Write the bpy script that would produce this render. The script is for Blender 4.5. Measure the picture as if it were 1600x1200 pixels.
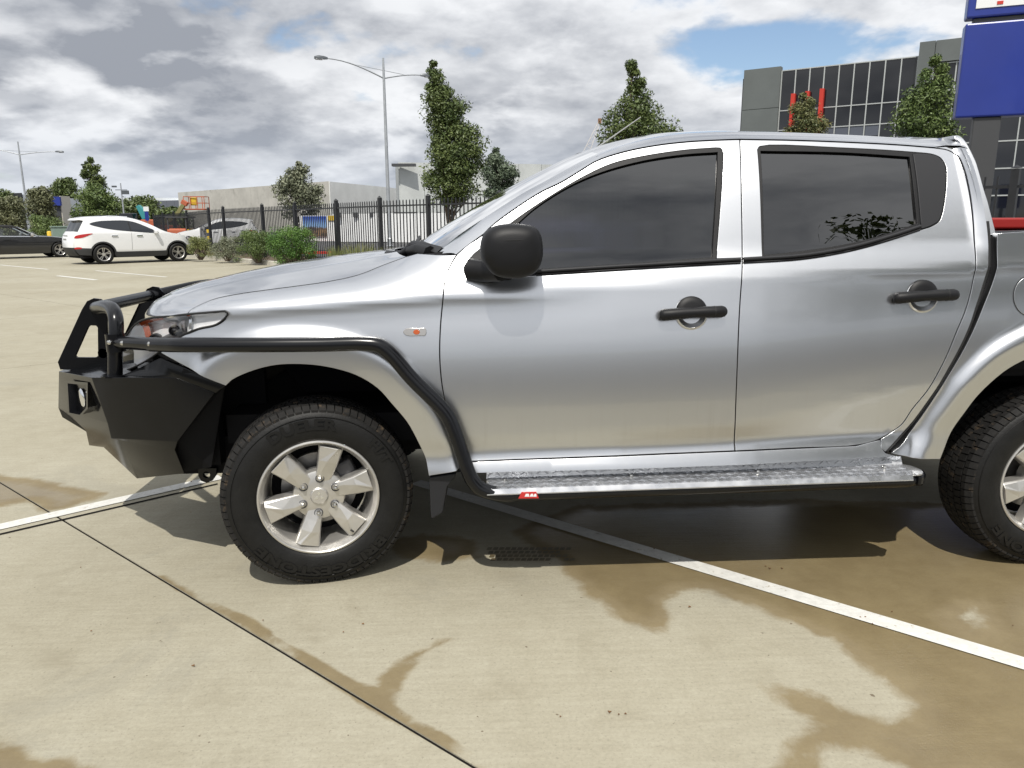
import bpy, math, random
import numpy as np
from mathutils import Vector, Matrix
from mathutils.geometry import delaunay_2d_cdt
for o in list(bpy.data.objects): bpy.data.objects.remove(o)
SC = bpy.context.scene
COL = SC.collection
R = math.radians
random.seed(5)
RNG = np.random.default_rng(5)

# ------------------------------------------------------------------ camera
# world frame: x along the pickup towards its tail, y away from the camera, z up
CAM_O = np.array([0.61635, -2.79847, 1.42238])
YAW, PITCH, ROLL, FPX = 0.0502048, 0.2126882, -0.0027580, 1167.21
CAM_D = np.array([math.sin(YAW)*math.cos(PITCH), math.cos(YAW)*math.cos(PITCH), -math.sin(PITCH)])
_r = np.array([math.cos(YAW), -math.sin(YAW), 0]); _u = np.cross(_r, CAM_D)
CAM_R = _r*math.cos(ROLL)+_u*math.sin(ROLL); CAM_U = -_r*math.sin(ROLL)+_u*math.cos(ROLL)
cam_d = bpy.data.cameras.new('camera'); cam = bpy.data.objects.new('camera', cam_d); COL.objects.link(cam)
cam_d.sensor_width = 36; cam_d.lens = FPX/1600*36; cam_d.clip_start = .05; cam_d.clip_end = 3000
m = Matrix.Identity(4)
for i in range(3):
    m[i][0] = CAM_R[i]; m[i][1] = CAM_U[i]; m[i][2] = -CAM_D[i]; m[i][3] = CAM_O[i]
cam.matrix_world = m
SC.camera = cam
SC.view_settings.view_transform = 'Standard'; SC.view_settings.look = 'None'
SC.view_settings.exposure = 0.0; SC.view_settings.gamma = 1; SC.view_settings.use_curve_mapping = False
SC.render.resolution_x = 1024; SC.render.resolution_y = 768

# ------------------------------------------------------------------ sun and sky
SUN_EL = R(58); SUN_AZ = R(-98)          # direction towards the sun: behind the camera, high
sd = np.array([math.cos(SUN_EL)*math.cos(SUN_AZ), math.cos(SUN_EL)*math.sin(SUN_AZ), math.sin(SUN_EL)])
sl = bpy.data.lights.new('sun', 'SUN'); sl.energy = 4.2; sl.angle = R(.6); sl.color = (1, .955, .88)
so = bpy.data.objects.new('sun', sl); COL.objects.link(so)
so.rotation_euler = Vector(sd).to_track_quat('Z', 'Y').to_euler()
W = bpy.data.worlds.new('World'); SC.world = W; W.use_nodes = True
nt = W.node_tree; nt.nodes.clear()
def N(tree, typ, **kw):
    n = tree.nodes.new(typ)
    for k, v in kw.items():
        if k == 'ins':
            for a, b in v.items():
                n.inputs[a].default_value = b
        else: setattr(n, k, v)
    return n
def L(tree, a, b): tree.links.new(a, b)
def mth(tree, op, a, b=None, c=None, clamp=False):
    n = tree.nodes.new('ShaderNodeMath'); n.operation = op; n.use_clamp = clamp
    for i, v in enumerate((a, b, c)):
        if v is None: continue
        if isinstance(v, (int, float)): n.inputs[i].default_value = v
        else: tree.links.new(v, n.inputs[i])
    return n.outputs[0]
def mapr(tree, v, a, b, c=0., d=1., smooth=True):
    n = tree.nodes.new('ShaderNodeMapRange'); n.interpolation_type = 'SMOOTHSTEP' if smooth else 'LINEAR'
    tree.links.new(v, n.inputs[0])
    for i, q in enumerate((a, b, c, d)): n.inputs[i+1].default_value = q
    return n.outputs[0]
def mixc(tree, f, a, b, typ='MIX'):
    n = tree.nodes.new('ShaderNodeMix'); n.data_type = 'RGBA'; n.blend_type = typ
    for s, v in ((n.inputs[0], f), (n.inputs[6], a), (n.inputs[7], b)):
        if isinstance(v, (int, float)): s.default_value = v
        elif isinstance(v, tuple): s.default_value = v if len(v) == 4 else v+(1,)
        else: tree.links.new(v, s)
    return n.outputs[2]
sky = N(nt, 'ShaderNodeTexSky', sky_type='NISHITA', sun_disc=False, sun_elevation=SUN_EL, sun_rotation=math.pi/2-SUN_AZ,
        altitude=50, air_density=1, dust_density=1.2, ozone_density=1.2)
tc = N(nt, 'ShaderNodeTexCoord')
sep = N(nt, 'ShaderNodeSeparateXYZ'); L(nt, tc.outputs['Generated'], sep.inputs[0])
zz = mth(nt, 'MAXIMUM', sep.outputs[2], 0.0)
den = mth(nt, 'ADD', zz, .32)
cmb = N(nt, 'ShaderNodeCombineXYZ')
L(nt, mth(nt, 'DIVIDE', sep.outputs[0], den), cmb.inputs[0]); L(nt, mth(nt, 'DIVIDE', sep.outputs[1], den), cmb.inputs[1])
cmb.inputs[2].default_value = 3.7
def noise(tree, vec, scale, detail=8, rough=.55, dist=0., off=None):
    n = tree.nodes.new('ShaderNodeTexNoise'); n.inputs['Scale'].default_value = scale; n.inputs['Detail'].default_value = detail
    n.inputs['Roughness'].default_value = rough; n.inputs['Distortion'].default_value = dist
    if off is not None:
        a = tree.nodes.new('ShaderNodeVectorMath'); a.operation = 'ADD'; tree.links.new(vec, a.inputs[0]); a.inputs[1].default_value = off; vec = a.outputs[0]
    if vec is not None: tree.links.new(vec, n.inputs['Vector'])
    return n.outputs['Fac']
big = noise(nt, cmb.outputs[0], 1.1, 3, .5, 0, (4.3, 1.7, 0))
fine = noise(nt, cmb.outputs[0], 3.2, 10, .52, .1, (0, 2.1, 0))
fine2 = noise(nt, cmb.outputs[0], 2.4, 7, .52, .1, (7, 2.1, 3))
az = mth(nt, 'ARCTAN2', sep.outputs[0], sep.outputs[1]); el = mth(nt, 'ARCSINE', sep.outputs[2])
def pxdir(px, py):
    v = CAM_D+CAM_R*(px-800)/FPX+CAM_U*(600-py)/FPX; v = v/np.linalg.norm(v)
    return math.atan2(v[0], v[1]), math.asin(v[2])
def blob(px, py, wa, we):
    a0, e0 = pxdir(px, py)
    da = mth(nt, 'MULTIPLY', mth(nt, 'SUBTRACT', az, a0), 1/wa); de = mth(nt, 'MULTIPLY', mth(nt, 'SUBTRACT', el, e0), 1/we)
    s = mth(nt, 'ADD', mth(nt, 'MULTIPLY', da, da), mth(nt, 'MULTIPLY', de, de))
    return mth(nt, 'EXPONENT', mth(nt, 'MULTIPLY', s, -1.))
dens = mth(nt, 'ADD', mth(nt, 'MULTIPLY', fine, .75), mth(nt, 'MULTIPLY', big, .45))
for (px, py, wa, we, k) in ((1250, 78, .10, .030, -.24), (570, 150, .06, .020, -.14), (300, 95, .16, .05, .12), (90, 150, .16, .05, .10)):
    dens = mth(nt, 'ADD', dens, mth(nt, 'MULTIPLY', blob(px, py, wa, we), k))
cover = mapr(nt, dens, .42, .53)
thick = mapr(nt, dens, .50, .72)
# cumulus relief: compare the density with a sample a little nearer the zenith, so tops are lit and bases grey
nv = N(nt, 'ShaderNodeVectorMath', operation='MULTIPLY'); L(nt, tc.outputs['Generated'], nv.inputs[0]); nv.inputs[1].default_value = (1, 1, 0)
nn_ = N(nt, 'ShaderNodeVectorMath', operation='NORMALIZE'); L(nt, nv.outputs[0], nn_.inputs[0])
ns_ = N(nt, 'ShaderNodeVectorMath', operation='SCALE'); L(nt, nn_.outputs[0], ns_.inputs[0]); ns_.inputs['Scale'].default_value = -.11
sc_ = N(nt, 'ShaderNodeVectorMath', operation='ADD'); L(nt, cmb.outputs[0], sc_.inputs[0]); L(nt, ns_.outputs[0], sc_.inputs[1])
fineb = noise(nt, sc_.outputs[0], 3.2, 10, .52, .1, (0, 2.1, 0))
rel = mth(nt, 'ADD', mth(nt, 'MULTIPLY', mth(nt, 'SUBTRACT', fine, fineb), -4.0), .27, clamp=True)
midn = mapr(nt, noise(nt, cmb.outputs[0], 2.3, 8, .52, .1, (1.3, 14.2, 3)), .44, .57)
f3 = noise(nt, cmb.outputs[0], 6.5, 8, .58, .2, (3, 5, 2)); ns2 = N(nt, 'ShaderNodeVectorMath', operation='SCALE'); L(nt, nn_.outputs[0], ns2.inputs[0]); ns2.inputs['Scale'].default_value = -.055
sc2 = N(nt, 'ShaderNodeVectorMath', operation='ADD'); L(nt, cmb.outputs[0], sc2.inputs[0]); L(nt, ns2.outputs[0], sc2.inputs[1])
f3b = noise(nt, sc2.outputs[0], 6.5, 8, .58, .2, (3, 5, 2))
rel2 = mth(nt, 'MULTIPLY', mth(nt, 'SUBTRACT', f3, f3b), -1.0)
rel = mth(nt, 'ADD', rel, rel2, clamp=True)
shade = mth(nt, 'ADD', mth(nt, 'MULTIPLY', rel, .62), mth(nt, 'MULTIPLY', mth(nt, 'MULTIPLY', midn, thick), .72))
shade = mth(nt, 'ADD', shade, mth(nt, 'MULTIPLY', blob(190, 5, .24, .055), .6))
shade = mth(nt, 'ADD', shade, mth(nt, 'MULTIPLY', blob(1000, 45, .30, .05), .12))
shade = mth(nt, 'MINIMUM', shade, 1.2)
ccol = mixc(nt, shade, (.96, .975, 1.0), (.35, .375, .425))
hz = mapr(nt, el, .0, .16, .5, 0.)
ccol = mixc(nt, hz, ccol, (.56, .63, .74))
lum = mth(nt, 'ADD', .95, mth(nt, 'MULTIPLY', zz, .28))      # cloud cover is brighter overhead
vm = N(nt, 'ShaderNodeVectorMath', operation='SCALE'); L(nt, ccol, vm.inputs[0]); L(nt, lum, vm.inputs['Scale']); ccol = vm.outputs[0]
skyc = mixc(nt, 1., sky.outputs[0], (.14, .14, .14), 'MULTIPLY')
fin = mixc(nt, cover, skyc, ccol)
bg = N(nt, 'ShaderNodeBackground'); L(nt, fin, bg.inputs[0]); bg.inputs[1].default_value = 1.0
wo = N(nt, 'ShaderNodeOutputWorld'); L(nt, bg.outputs[0], wo.inputs[0])

# ------------------------------------------------------------------ projection helpers (where a sight line meets a plane of the place)
def _ray(px, py): return CAM_D+CAM_R*(px-800)/FPX+CAM_U*(600-py)/FPX
def at_y(px, py, Y): v = _ray(px, py); return CAM_O+v*((Y-CAM_O[1])/v[1])
def at_z(px, py, Z=0.): v = _ray(px, py); return CAM_O+v*((Z-CAM_O[2])/v[2])
_h = np.array([math.sin(YAW), math.cos(YAW), 0.])
def at_d(px, py, D): v = _ray(px, py); return CAM_O+v*(D/(v@_h))       # D: level distance ahead
def zrow(py, D): return at_d(800, py, D)[2]

# ------------------------------------------------------------------ materials
def mat(name, col, rough=.6, metal=0., coat=0., coat_r=.03, spec=.5, var=0., vscale=8., bump=0., bscale=60., rvar=0., emit=None, trans=0., attr=None, dirt=None):
    m = bpy.data.materials.new(name); m.use_nodes = True; t = m.node_tree; b = t.nodes['Principled BSDF']
    b.inputs['Base Color'].default_value = tuple(col)+(1,); b.inputs['Roughness'].default_value = rough; b.inputs['Metallic'].default_value = metal
    b.inputs['Coat Weight'].default_value = coat; b.inputs['Coat Roughness'].default_value = coat_r; b.inputs['Specular IOR Level'].default_value = spec
    c = None
    if var or bump or rvar or dirt:
        g = t.nodes.new('ShaderNodeNewGeometry').outputs['Position']
    if var:
        n = noise(t, g, vscale, 6, .6)
        f = mapr(t, n, .3, .7)
        c = mixc(t, f, tuple(x*(1-var) for x in col), tuple(min(1, x*(1+var)) for x in col))
    if attr:
        a = t.nodes.new('ShaderNodeAttribute'); a.attribute_name = 'rnd'
        c = mixc(t, a.outputs['Fac'], tuple(attr[0]), tuple(attr[1]))
    if dirt:
        n = noise(t, g, dirt[1], 8, .65)
        c = mixc(t, mapr(t, n, dirt[2], dirt[3]), c if c else tuple(col), tuple(dirt[0]))
    if c: t.links.new(c, b.inputs['Base Color'])
    if rvar:
        n = noise(t, g, vscale*1.7, 5, .6, 0, (3, 1, 2))
        t.links.new(mapr(t, n, .3, .7, max(0, rough-rvar), min(1, rough+rvar)), b.inputs['Roughness'])
    if bump:
        n = noise(t, g, bscale, 5, .6)
        bn = t.nodes.new('ShaderNodeBump'); bn.inputs['Strength'].default_value = bump; bn.inputs['Distance'].default_value = .01
        t.links.new(n, bn.inputs['Height']); t.links.new(bn.outputs[0], b.inputs['Normal'])
    if emit:
        b.inputs['Emission Color'].default_value = tuple(emit)+(1,); b.inputs['Emission Strength'].default_value = 1
    if trans:
        b.inputs['Transmission Weight'].default_value = trans
    return m
def glass_mat(name, tint, rough=0.0, ior=1.5, k=1.0):
    m = bpy.data.materials.new(name); m.use_nodes = True; t = m.node_tree; t.nodes.clear()
    tr = t.nodes.new('ShaderNodeBsdfTransparent'); tr.inputs[0].default_value = tuple(tint)+(1,)
    gl = t.nodes.new('ShaderNodeBsdfGlossy'); gl.inputs['Roughness'].default_value = rough; gl.inputs[0].default_value = (1, 1, 1, 1)
    fr = t.nodes.new('ShaderNodeFresnel'); fr.inputs[0].default_value = ior
    mx = t.nodes.new('ShaderNodeMixShader'); t.links.new(mth(t, 'MULTIPLY', fr.outputs[0], k), mx.inputs[0]); t.links.new(tr.outputs[0], mx.inputs[1]); t.links.new(gl.outputs[0], mx.inputs[2])
    o = t.nodes.new('ShaderNodeOutputMaterial'); t.links.new(mx.outputs[0], o.inputs[0])
    return m

# ------------------------------------------------------------------ scene graph helpers
ROOTW = {}
def tag(o, label=None, cat=None, group=None, kind=None):
    if label: o['label'] = label
    if cat: o['category'] = cat
    if group: o['group'] = group
    if kind: o['kind'] = kind
    return o
def empty(name, loc, label, cat, group=None, rz=0.):
    e = bpy.data.objects.new(name, None); COL.objects.link(e); e.location = tuple(loc); e.rotation_euler = (0, 0, rz)
    e.empty_display_size = .2
    ROOTW[e] = Matrix.Translation(Vector(tuple(map(float, loc)))) @ Matrix.Rotation(rz, 4, 'Z')
    return tag(e, label, cat, group)
def link(name, me, parent=None, local=False):
    o = bpy.data.objects.new(name, me); COL.objects.link(o)
    if parent is not None:
        o.parent = parent
        if parent in ROOTW and not local: o.matrix_parent_inverse = ROOTW[parent].inverted()
    return o
def copy_tree(o, parent=None):
    c = o.copy(); COL.objects.link(c); c.parent = parent
    for ch in o.children: copy_tree(ch, c)
    return c
def mk(name, V, F, mt, parent=None, local=False, smooth=None, bevel=0., bseg=2, normals=None, mi=None, attr=None):
    me = bpy.data.meshes.new(name); me.from_pydata([tuple(map(float, v)) for v in V], [], [tuple(map(int, f)) for f in F])
    for q in (mt if isinstance(mt, (list, tuple)) else [mt]): me.materials.append(q)
    if mi is not None: me.polygons.foreach_set('material_index', np.array(mi, dtype=np.int32))
    if attr is not None:
        a = me.attributes.new('rnd', 'FLOAT', 'POINT'); a.data.foreach_set('value', np.array(attr, dtype=np.float32))
    me.update()
    if normals is not None:
        me.polygons.foreach_set('use_smooth', np.ones(len(me.polygons), dtype=bool))
        me.normals_split_custom_set_from_vertices([tuple(map(float, n)) for n in normals])
    elif smooth is not None:
        me.polygons.foreach_set('use_smooth', np.ones(len(me.polygons), dtype=bool))
        if smooth < 179: me.set_sharp_from_angle(angle=R(smooth))
    o = link(name, me, parent, local)
    if bevel:
        b = o.modifiers.new('bevel', 'BEVEL'); b.width = bevel; b.segments = bseg; b.limit_method = 'ANGLE'; b.angle_limit = R(25); b.harden_normals = False
    return o
class MB:
    def __init__(s): s.v = []; s.f = []
    def add(s, V, F):
        n = len(s.v); s.v += [tuple(map(float, p)) for p in V]; s.f += [tuple(i+n for i in f) for f in F]; return s
    def box(s, c, sz, rz=0., ry=0., rx=0.):
        M = Matrix.Rotation(rz, 3, 'Z') @ Matrix.Rotation(ry, 3, 'Y') @ Matrix.Rotation(rx, 3, 'X')
        V = []
        for k in range(8):
            p = M @ Vector(((k & 1)-.5, ((k >> 1) & 1)-.5, ((k >> 2) & 1)-.5)).__class__((((k & 1)-.5)*sz[0], (((k >> 1) & 1)-.5)*sz[1], (((k >> 2) & 1)-.5)*sz[2]))
            V.append((p[0]+c[0], p[1]+c[1], p[2]+c[2]))
        return s.add(V, [(0, 2, 3, 1), (4, 5, 7, 6), (0, 1, 5, 4), (2, 6, 7, 3), (0, 4, 6, 2), (1, 3, 7, 5)])
    def bar(s, a, b, w, h=None):
        h = h or w; a = Vector(a); b = Vector(b); d = (b-a).normalized()
        up = Vector((0, 0, 1)) if abs(d.z) < .95 else Vector((0, 1, 0))
        x = d.cross(up).normalized(); y = x.cross(d).normalized()
        V = [p+x*(i*w/2)+y*(j*h/2) for p in (a, b) for i, j in ((-1, -1), (1, -1), (1, 1), (-1, 1))]
        return s.add(V, [(3, 2, 1, 0), (4, 5, 6, 7), (0, 1, 5, 4), (1, 2, 6, 5), (2, 3, 7, 6), (3, 0, 4, 7)])
    def tube(s, pts, r, seg=12, caps=True):
        P = [Vector(tuple(map(float, p))) for p in pts]; n = len(P)
        rr = r if hasattr(r, '__len__') else [r]*n
        T = [(P[min(i+1, n-1)]-P[max(i-1, 0)]).normalized() for i in range(n)]
        up = Vector((0, 0, 1)) if abs(T[0].z) < .9 else Vector((1, 0, 0))
        x = (up-T[0]*up.dot(T[0])).normalized(); V = []; F = []
        for i in range(n):
            x = (x-T[i]*x.dot(T[i])).normalized(); y = T[i].cross(x)
            for k in range(seg):
                a = 2*math.pi*k/seg; V.append(P[i]+(x*math.cos(a)+y*math.sin(a))*rr[i])
        for i in range(n-1):
            for k in range(seg):
                k2 = (k+1) % seg; F.append((i*seg+k, i*seg+k2, (i+1)*seg+k2, (i+1)*seg+k))
        if caps: F += [tuple(range(seg))[::-1], tuple((n-1)*seg+k for k in range(seg))]
        return s.add(V, F)
    def lathe(s, prof, seg, c=(0, 0, 0), axis='y', close=False):
        V = []; F = []; n = len(prof)
        for k in range(seg):
            a = 2*math.pi*k/seg
            for r, h in prof:
                if axis == 'y': V.append((c[0]+r*math.cos(a), c[1]+h, c[2]+r*math.sin(a)))
                else: V.append((c[0]+r*math.cos(a), c[1]+r*math.sin(a), c[2]+h))
        for k in range(seg):
            k2 = (k+1) % seg
            for i in range(n-1 if not close else n):
                j = (i+1) % n; q = (k*n+i, k*n+j, k2*n+j, k2*n+i)
                F.append(q if axis == 'z' else q[::-1])
        return s.add(V, F)
    def prism(s, poly, d0, d1, axis='y'):
        n = len(poly)
        if axis == 'y': V = [(p[0], d0, p[1]) for p in poly]+[(p[0], d1, p[1]) for p in poly]
        elif axis == 'z': V = [(p[0], p[1], d0) for p in poly]+[(p[0], p[1], d1) for p in poly]
        else: V = [(d0, p[0], p[1]) for p in poly]+[(d1, p[0], p[1]) for p in poly]
        return s.add(V, [tuple(range(n)), tuple(range(2*n-1, n-1, -1))]+[(i, n+i, n+(i+1) % n, (i+1) % n) for i in range(n)])
    def build(s, name, mt, parent=None, local=False, smooth=None, bevel=0., bseg=2, fix=True):
        o = mk(name, s.v, s.f, mt, parent, local, None, bevel, bseg)
        if fix:
            import bmesh
            bm = bmesh.new(); bm.from_mesh(o.data); bmesh.ops.recalc_face_normals(bm, faces=bm.faces); bm.to_mesh(o.data); bm.free()
        if smooth is not None:
            o.data.polygons.foreach_set('use_smooth', np.ones(len(o.data.polygons), dtype=bool))
            if smooth < 179: o.data.set_sharp_from_angle(angle=R(smooth))
        return o
def catmull(pts, n=8, closed=False):
    P = np.array(pts, dtype=float); m_ = len(P); out = []
    rng = range(m_ if closed else m_-1)
    for i in rng:
        p1 = P[i]; p2 = P[(i+1) % m_]
        p0 = P[i-1] if (closed or i > 0) else 2*p1-p2
        p3 = P[(i+2) % m_] if (closed or i+2 < m_) else 2*p2-p1
        d01 = max(np.linalg.norm(p1-p0)**.5, 1e-6); d12 = max(np.linalg.norm(p2-p1)**.5, 1e-6); d23 = max(np.linalg.norm(p3-p2)**.5, 1e-6)
        m1 = (p1-p0)/d01-(p2-p0)/(d01+d12)+(p2-p1)/d12; m2 = (p2-p1)/d12-(p3-p1)/(d12+d23)+(p3-p2)/d23
        m1 = m1*d12; m2 = m2*d12
        for k in range(n):
            t = k/n; out.append((2*t**3-3*t**2+1)*p1+(t**3-2*t**2+t)*m1+(-2*t**3+3*t**2)*p2+(t**3-t**2)*m2)
    if not closed: out.append(P[-1])
    return np.array(out)
def inside(poly, pts):
    x, y = pts[:, 0], pts[:, 1]; c = np.zeros(len(pts), bool); n = len(poly)
    for i in range(n):
        x1, y1 = poly[i]; x2, y2 = poly[i-1]
        if y1 == y2: continue
        c ^= ((y1 > y) != (y2 > y)) & (x < (x2-x1)*(y-y1)/(y2-y1)+x1)
    return c
def segdist(poly, pts, closed=True):
    d = np.full(len(pts), 1e9); n = len(poly)
    for i in range(n if closed else n-1):
        a = poly[i]; b = poly[(i+1) % n]; v = b-a; l2 = max(v@v, 1e-12)
        t = np.clip(((pts-a)@v)/l2, 0, 1); q = a+t[:, None]*v
        d = np.minimum(d, np.hypot(*(pts-q).T))
    return d
def resample(poly, sp, closed=True):
    out = []; n = len(poly)
    for i in range(n if closed else n-1):
        a = poly[i]; b = poly[(i+1) % n]; l = np.hypot(*(b-a)); k = max(1, int(round(l/sp)))
        for j in range(k): out.append(a+(b-a)*j/k)
    if not closed: out.append(poly[-1])
    out = np.array(out)
    keep = [0]
    for i in range(1, len(out)):
        if np.hypot(*(out[i]-out[keep[-1]])) > sp*.12: keep.append(i)
    return out[keep]
def area(p): x, y = p[:, 0], p[:, 1]; return .5*np.sum(x*np.roll(y, -1)-np.roll(x, -1)*y)
def inset(poly, d):
    """move a closed CCW polygon inwards by d"""
    e = np.roll(poly, -1, 0)-poly; e = e/np.maximum(np.hypot(*e.T)[:, None], 1e-9)
    nrm = np.stack([-e[:, 1], e[:, 0]], 1); b = nrm+np.roll(nrm, 1, 0)
    b = b/np.maximum((b**2).sum(1, keepdims=True)/2, .35)
    return poly+b*d
def panel(name, outer, holes, yf, mt, parent, sp=.03, off=0., flange=.02, mirror=None, gap=.0031, rnd=.0015, local=False, rings=None):
    """a sheet-metal panel lying on the side surface y = yf(x, z), with folded edges"""
    outer = np.array(outer, float)
    if area(outer) < 0: outer = outer[::-1]
    loops = [resample(inset(outer, gap), sp)]
    for h in holes:
        h = np.array(h, float)
        if area(h) > 0: h = h[::-1]
        loops.append(resample(inset(h, gap), sp))
    lo = loops[0].min(0); hi = loops[0].max(0)
    gx = np.arange(lo[0], hi[0], sp); gz = np.arange(lo[1], hi[1], sp)
    G = np.stack(np.meshgrid(gx, gz), -1).reshape(-1, 2)
    ok = inside(loops[0], G)
    for h in loops[1:]: ok &= ~inside(h, G)
    G = G[ok]
    if len(G):
        d = np.full(len(G), 1e9)
        for l in loops: d = np.minimum(d, segdist(l, G))
        G = G[d > sp*.45]
    if rings is not None:
        arch, wdt = rings
        t_ = np.gradient(arch, axis=0); t_ /= np.hypot(*t_.T)[:, None]; nr_ = np.stack([-t_[:, 1], t_[:, 0]], 1)
        if nr_[len(nr_)//2][1] < 0: nr_ = -nr_
        dA = segdist(arch, G, closed=False); G = G[dA > wdt*1.2]
        ex = np.concatenate([arch+nr_*wdt*k for k in (.08, .18, .34, .5, .62, .70, .76, .82, .88, .94, 1.0, 1.06, 1.14)])
        ok = inside(loops[0], ex)
        for h in loops[1:]: ok &= ~inside(h, ex)
        ex = ex[ok]; d = np.full(len(ex), 1e9)
        for l in loops: d = np.minimum(d, segdist(l, ex))
        ex = ex[(d > .005) & (segdist(arch, ex, closed=False) > .006)]
        G = np.concatenate([G, ex])
    V = []; E = []
    for l in loops:
        n0 = len(V); k = len(l); V += list(map(tuple, l)); E += [(n0+i, n0+(i+1) % k) for i in range(k)]
    V += list(map(tuple, G))
    rv, re_, rf, *_ = delaunay_2d_cdt([Vector(v) for v in V], E, [], 0, 1e-7)
    P = np.array([(v[0], v[1]) for v in rv]); F = np.array([f for f in rf if len(f) == 3])
    cen = P[F].mean(1); ok = inside(loops[0], cen)
    for h in loops[1:]: ok &= ~inside(h, cen)
    F = F[ok]
    Y, nx, nz = yf(P[:, 0], P[:, 1])
    V3 = [np.stack([P[:, 0], Y+off, P[:, 1]], 1)]; Nn = np.stack([nx, -np.ones(len(P)), nz], 1); Nn /= np.linalg.norm(Nn, axis=1)[:, None]; NN = [Nn]
    F = [tuple(f) for f in F]; nb = len(P)
    if flange:
        for l in loops:
            e = np.roll(l, -1, 0)-np.roll(l, 1, 0); e /= np.maximum(np.hypot(*e.T)[:, None], 1e-9)
            on = np.stack([e[:, 1], -e[:, 0]], 1); k = len(l)
            y0, ax, az_ = yf(l[:, 0], l[:, 1]); y0 = y0+off
            q = l+on*rnd
            base = np.stack([ax, -np.ones(k), az_], 1); base /= np.linalg.norm(base, axis=1)[:, None]
            o3 = np.stack([on[:, 0], np.zeros(k), on[:, 1]], 1)
            V3 += [np.stack([l[:, 0], y0, l[:, 1]], 1), np.stack([q[:, 0], y0+rnd, q[:, 1]], 1), np.stack([q[:, 0], y0+flange, q[:, 1]], 1)]
            NN += [base, o3, o3]
            for i in range(k):
                j = (i+1) % k
                F += [(nb+i, nb+k+i, nb+k+j, nb+j), (nb+k+i, nb+2*k+i, nb+2*k+j, nb+k+j)]
            nb += 3*k
    V3 = np.concatenate(V3); NN = np.concatenate(NN)
    if mirror is not None:
        V3[:, 1] = 2*mirror-V3[:, 1]; NN[:, 1] *= -1; F = [f[::-1] for f in F]
    return mk(name, V3, F, mt, parent, local, normals=NN)
def grid_mesh(P):
    """P[i][j] -> verts, quad faces"""
    P = np.array(P, float); a, b = P.shape[:2]
    F = [(i*b+j, i*b+j+1, (i+1)*b+j+1, (i+1)*b+j) for i in range(a-1) for j in range(b-1)]
    return P.reshape(-1, 3), F
def smoothstep(a, b, x): t = np.clip((x-a)/(b-a), 0, 1); return t*t*(3-2*t)
def text_mesh(body, size, depth, bold=0.):
    c = bpy.data.curves.new('t', 'FONT'); c.body = body; c.size = size; c.extrude = depth; c.align_x = 'CENTER'; c.align_y = 'CENTER'; c.resolution_u = 3; c.offset = bold
    o = bpy.data.objects.new('t', c); COL.objects.link(o)
    dg = bpy.context.evaluated_depsgraph_get(); me = bpy.data.meshes.new_from_object(o.evaluated_get(dg))
    V = np.array([v.co[:] for v in me.vertices]); F = [tuple(p.vertices) for p in me.polygons]
    bpy.data.objects.remove(o); bpy.data.curves.remove(c); bpy.data.meshes.remove(me)
    return V, F

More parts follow.
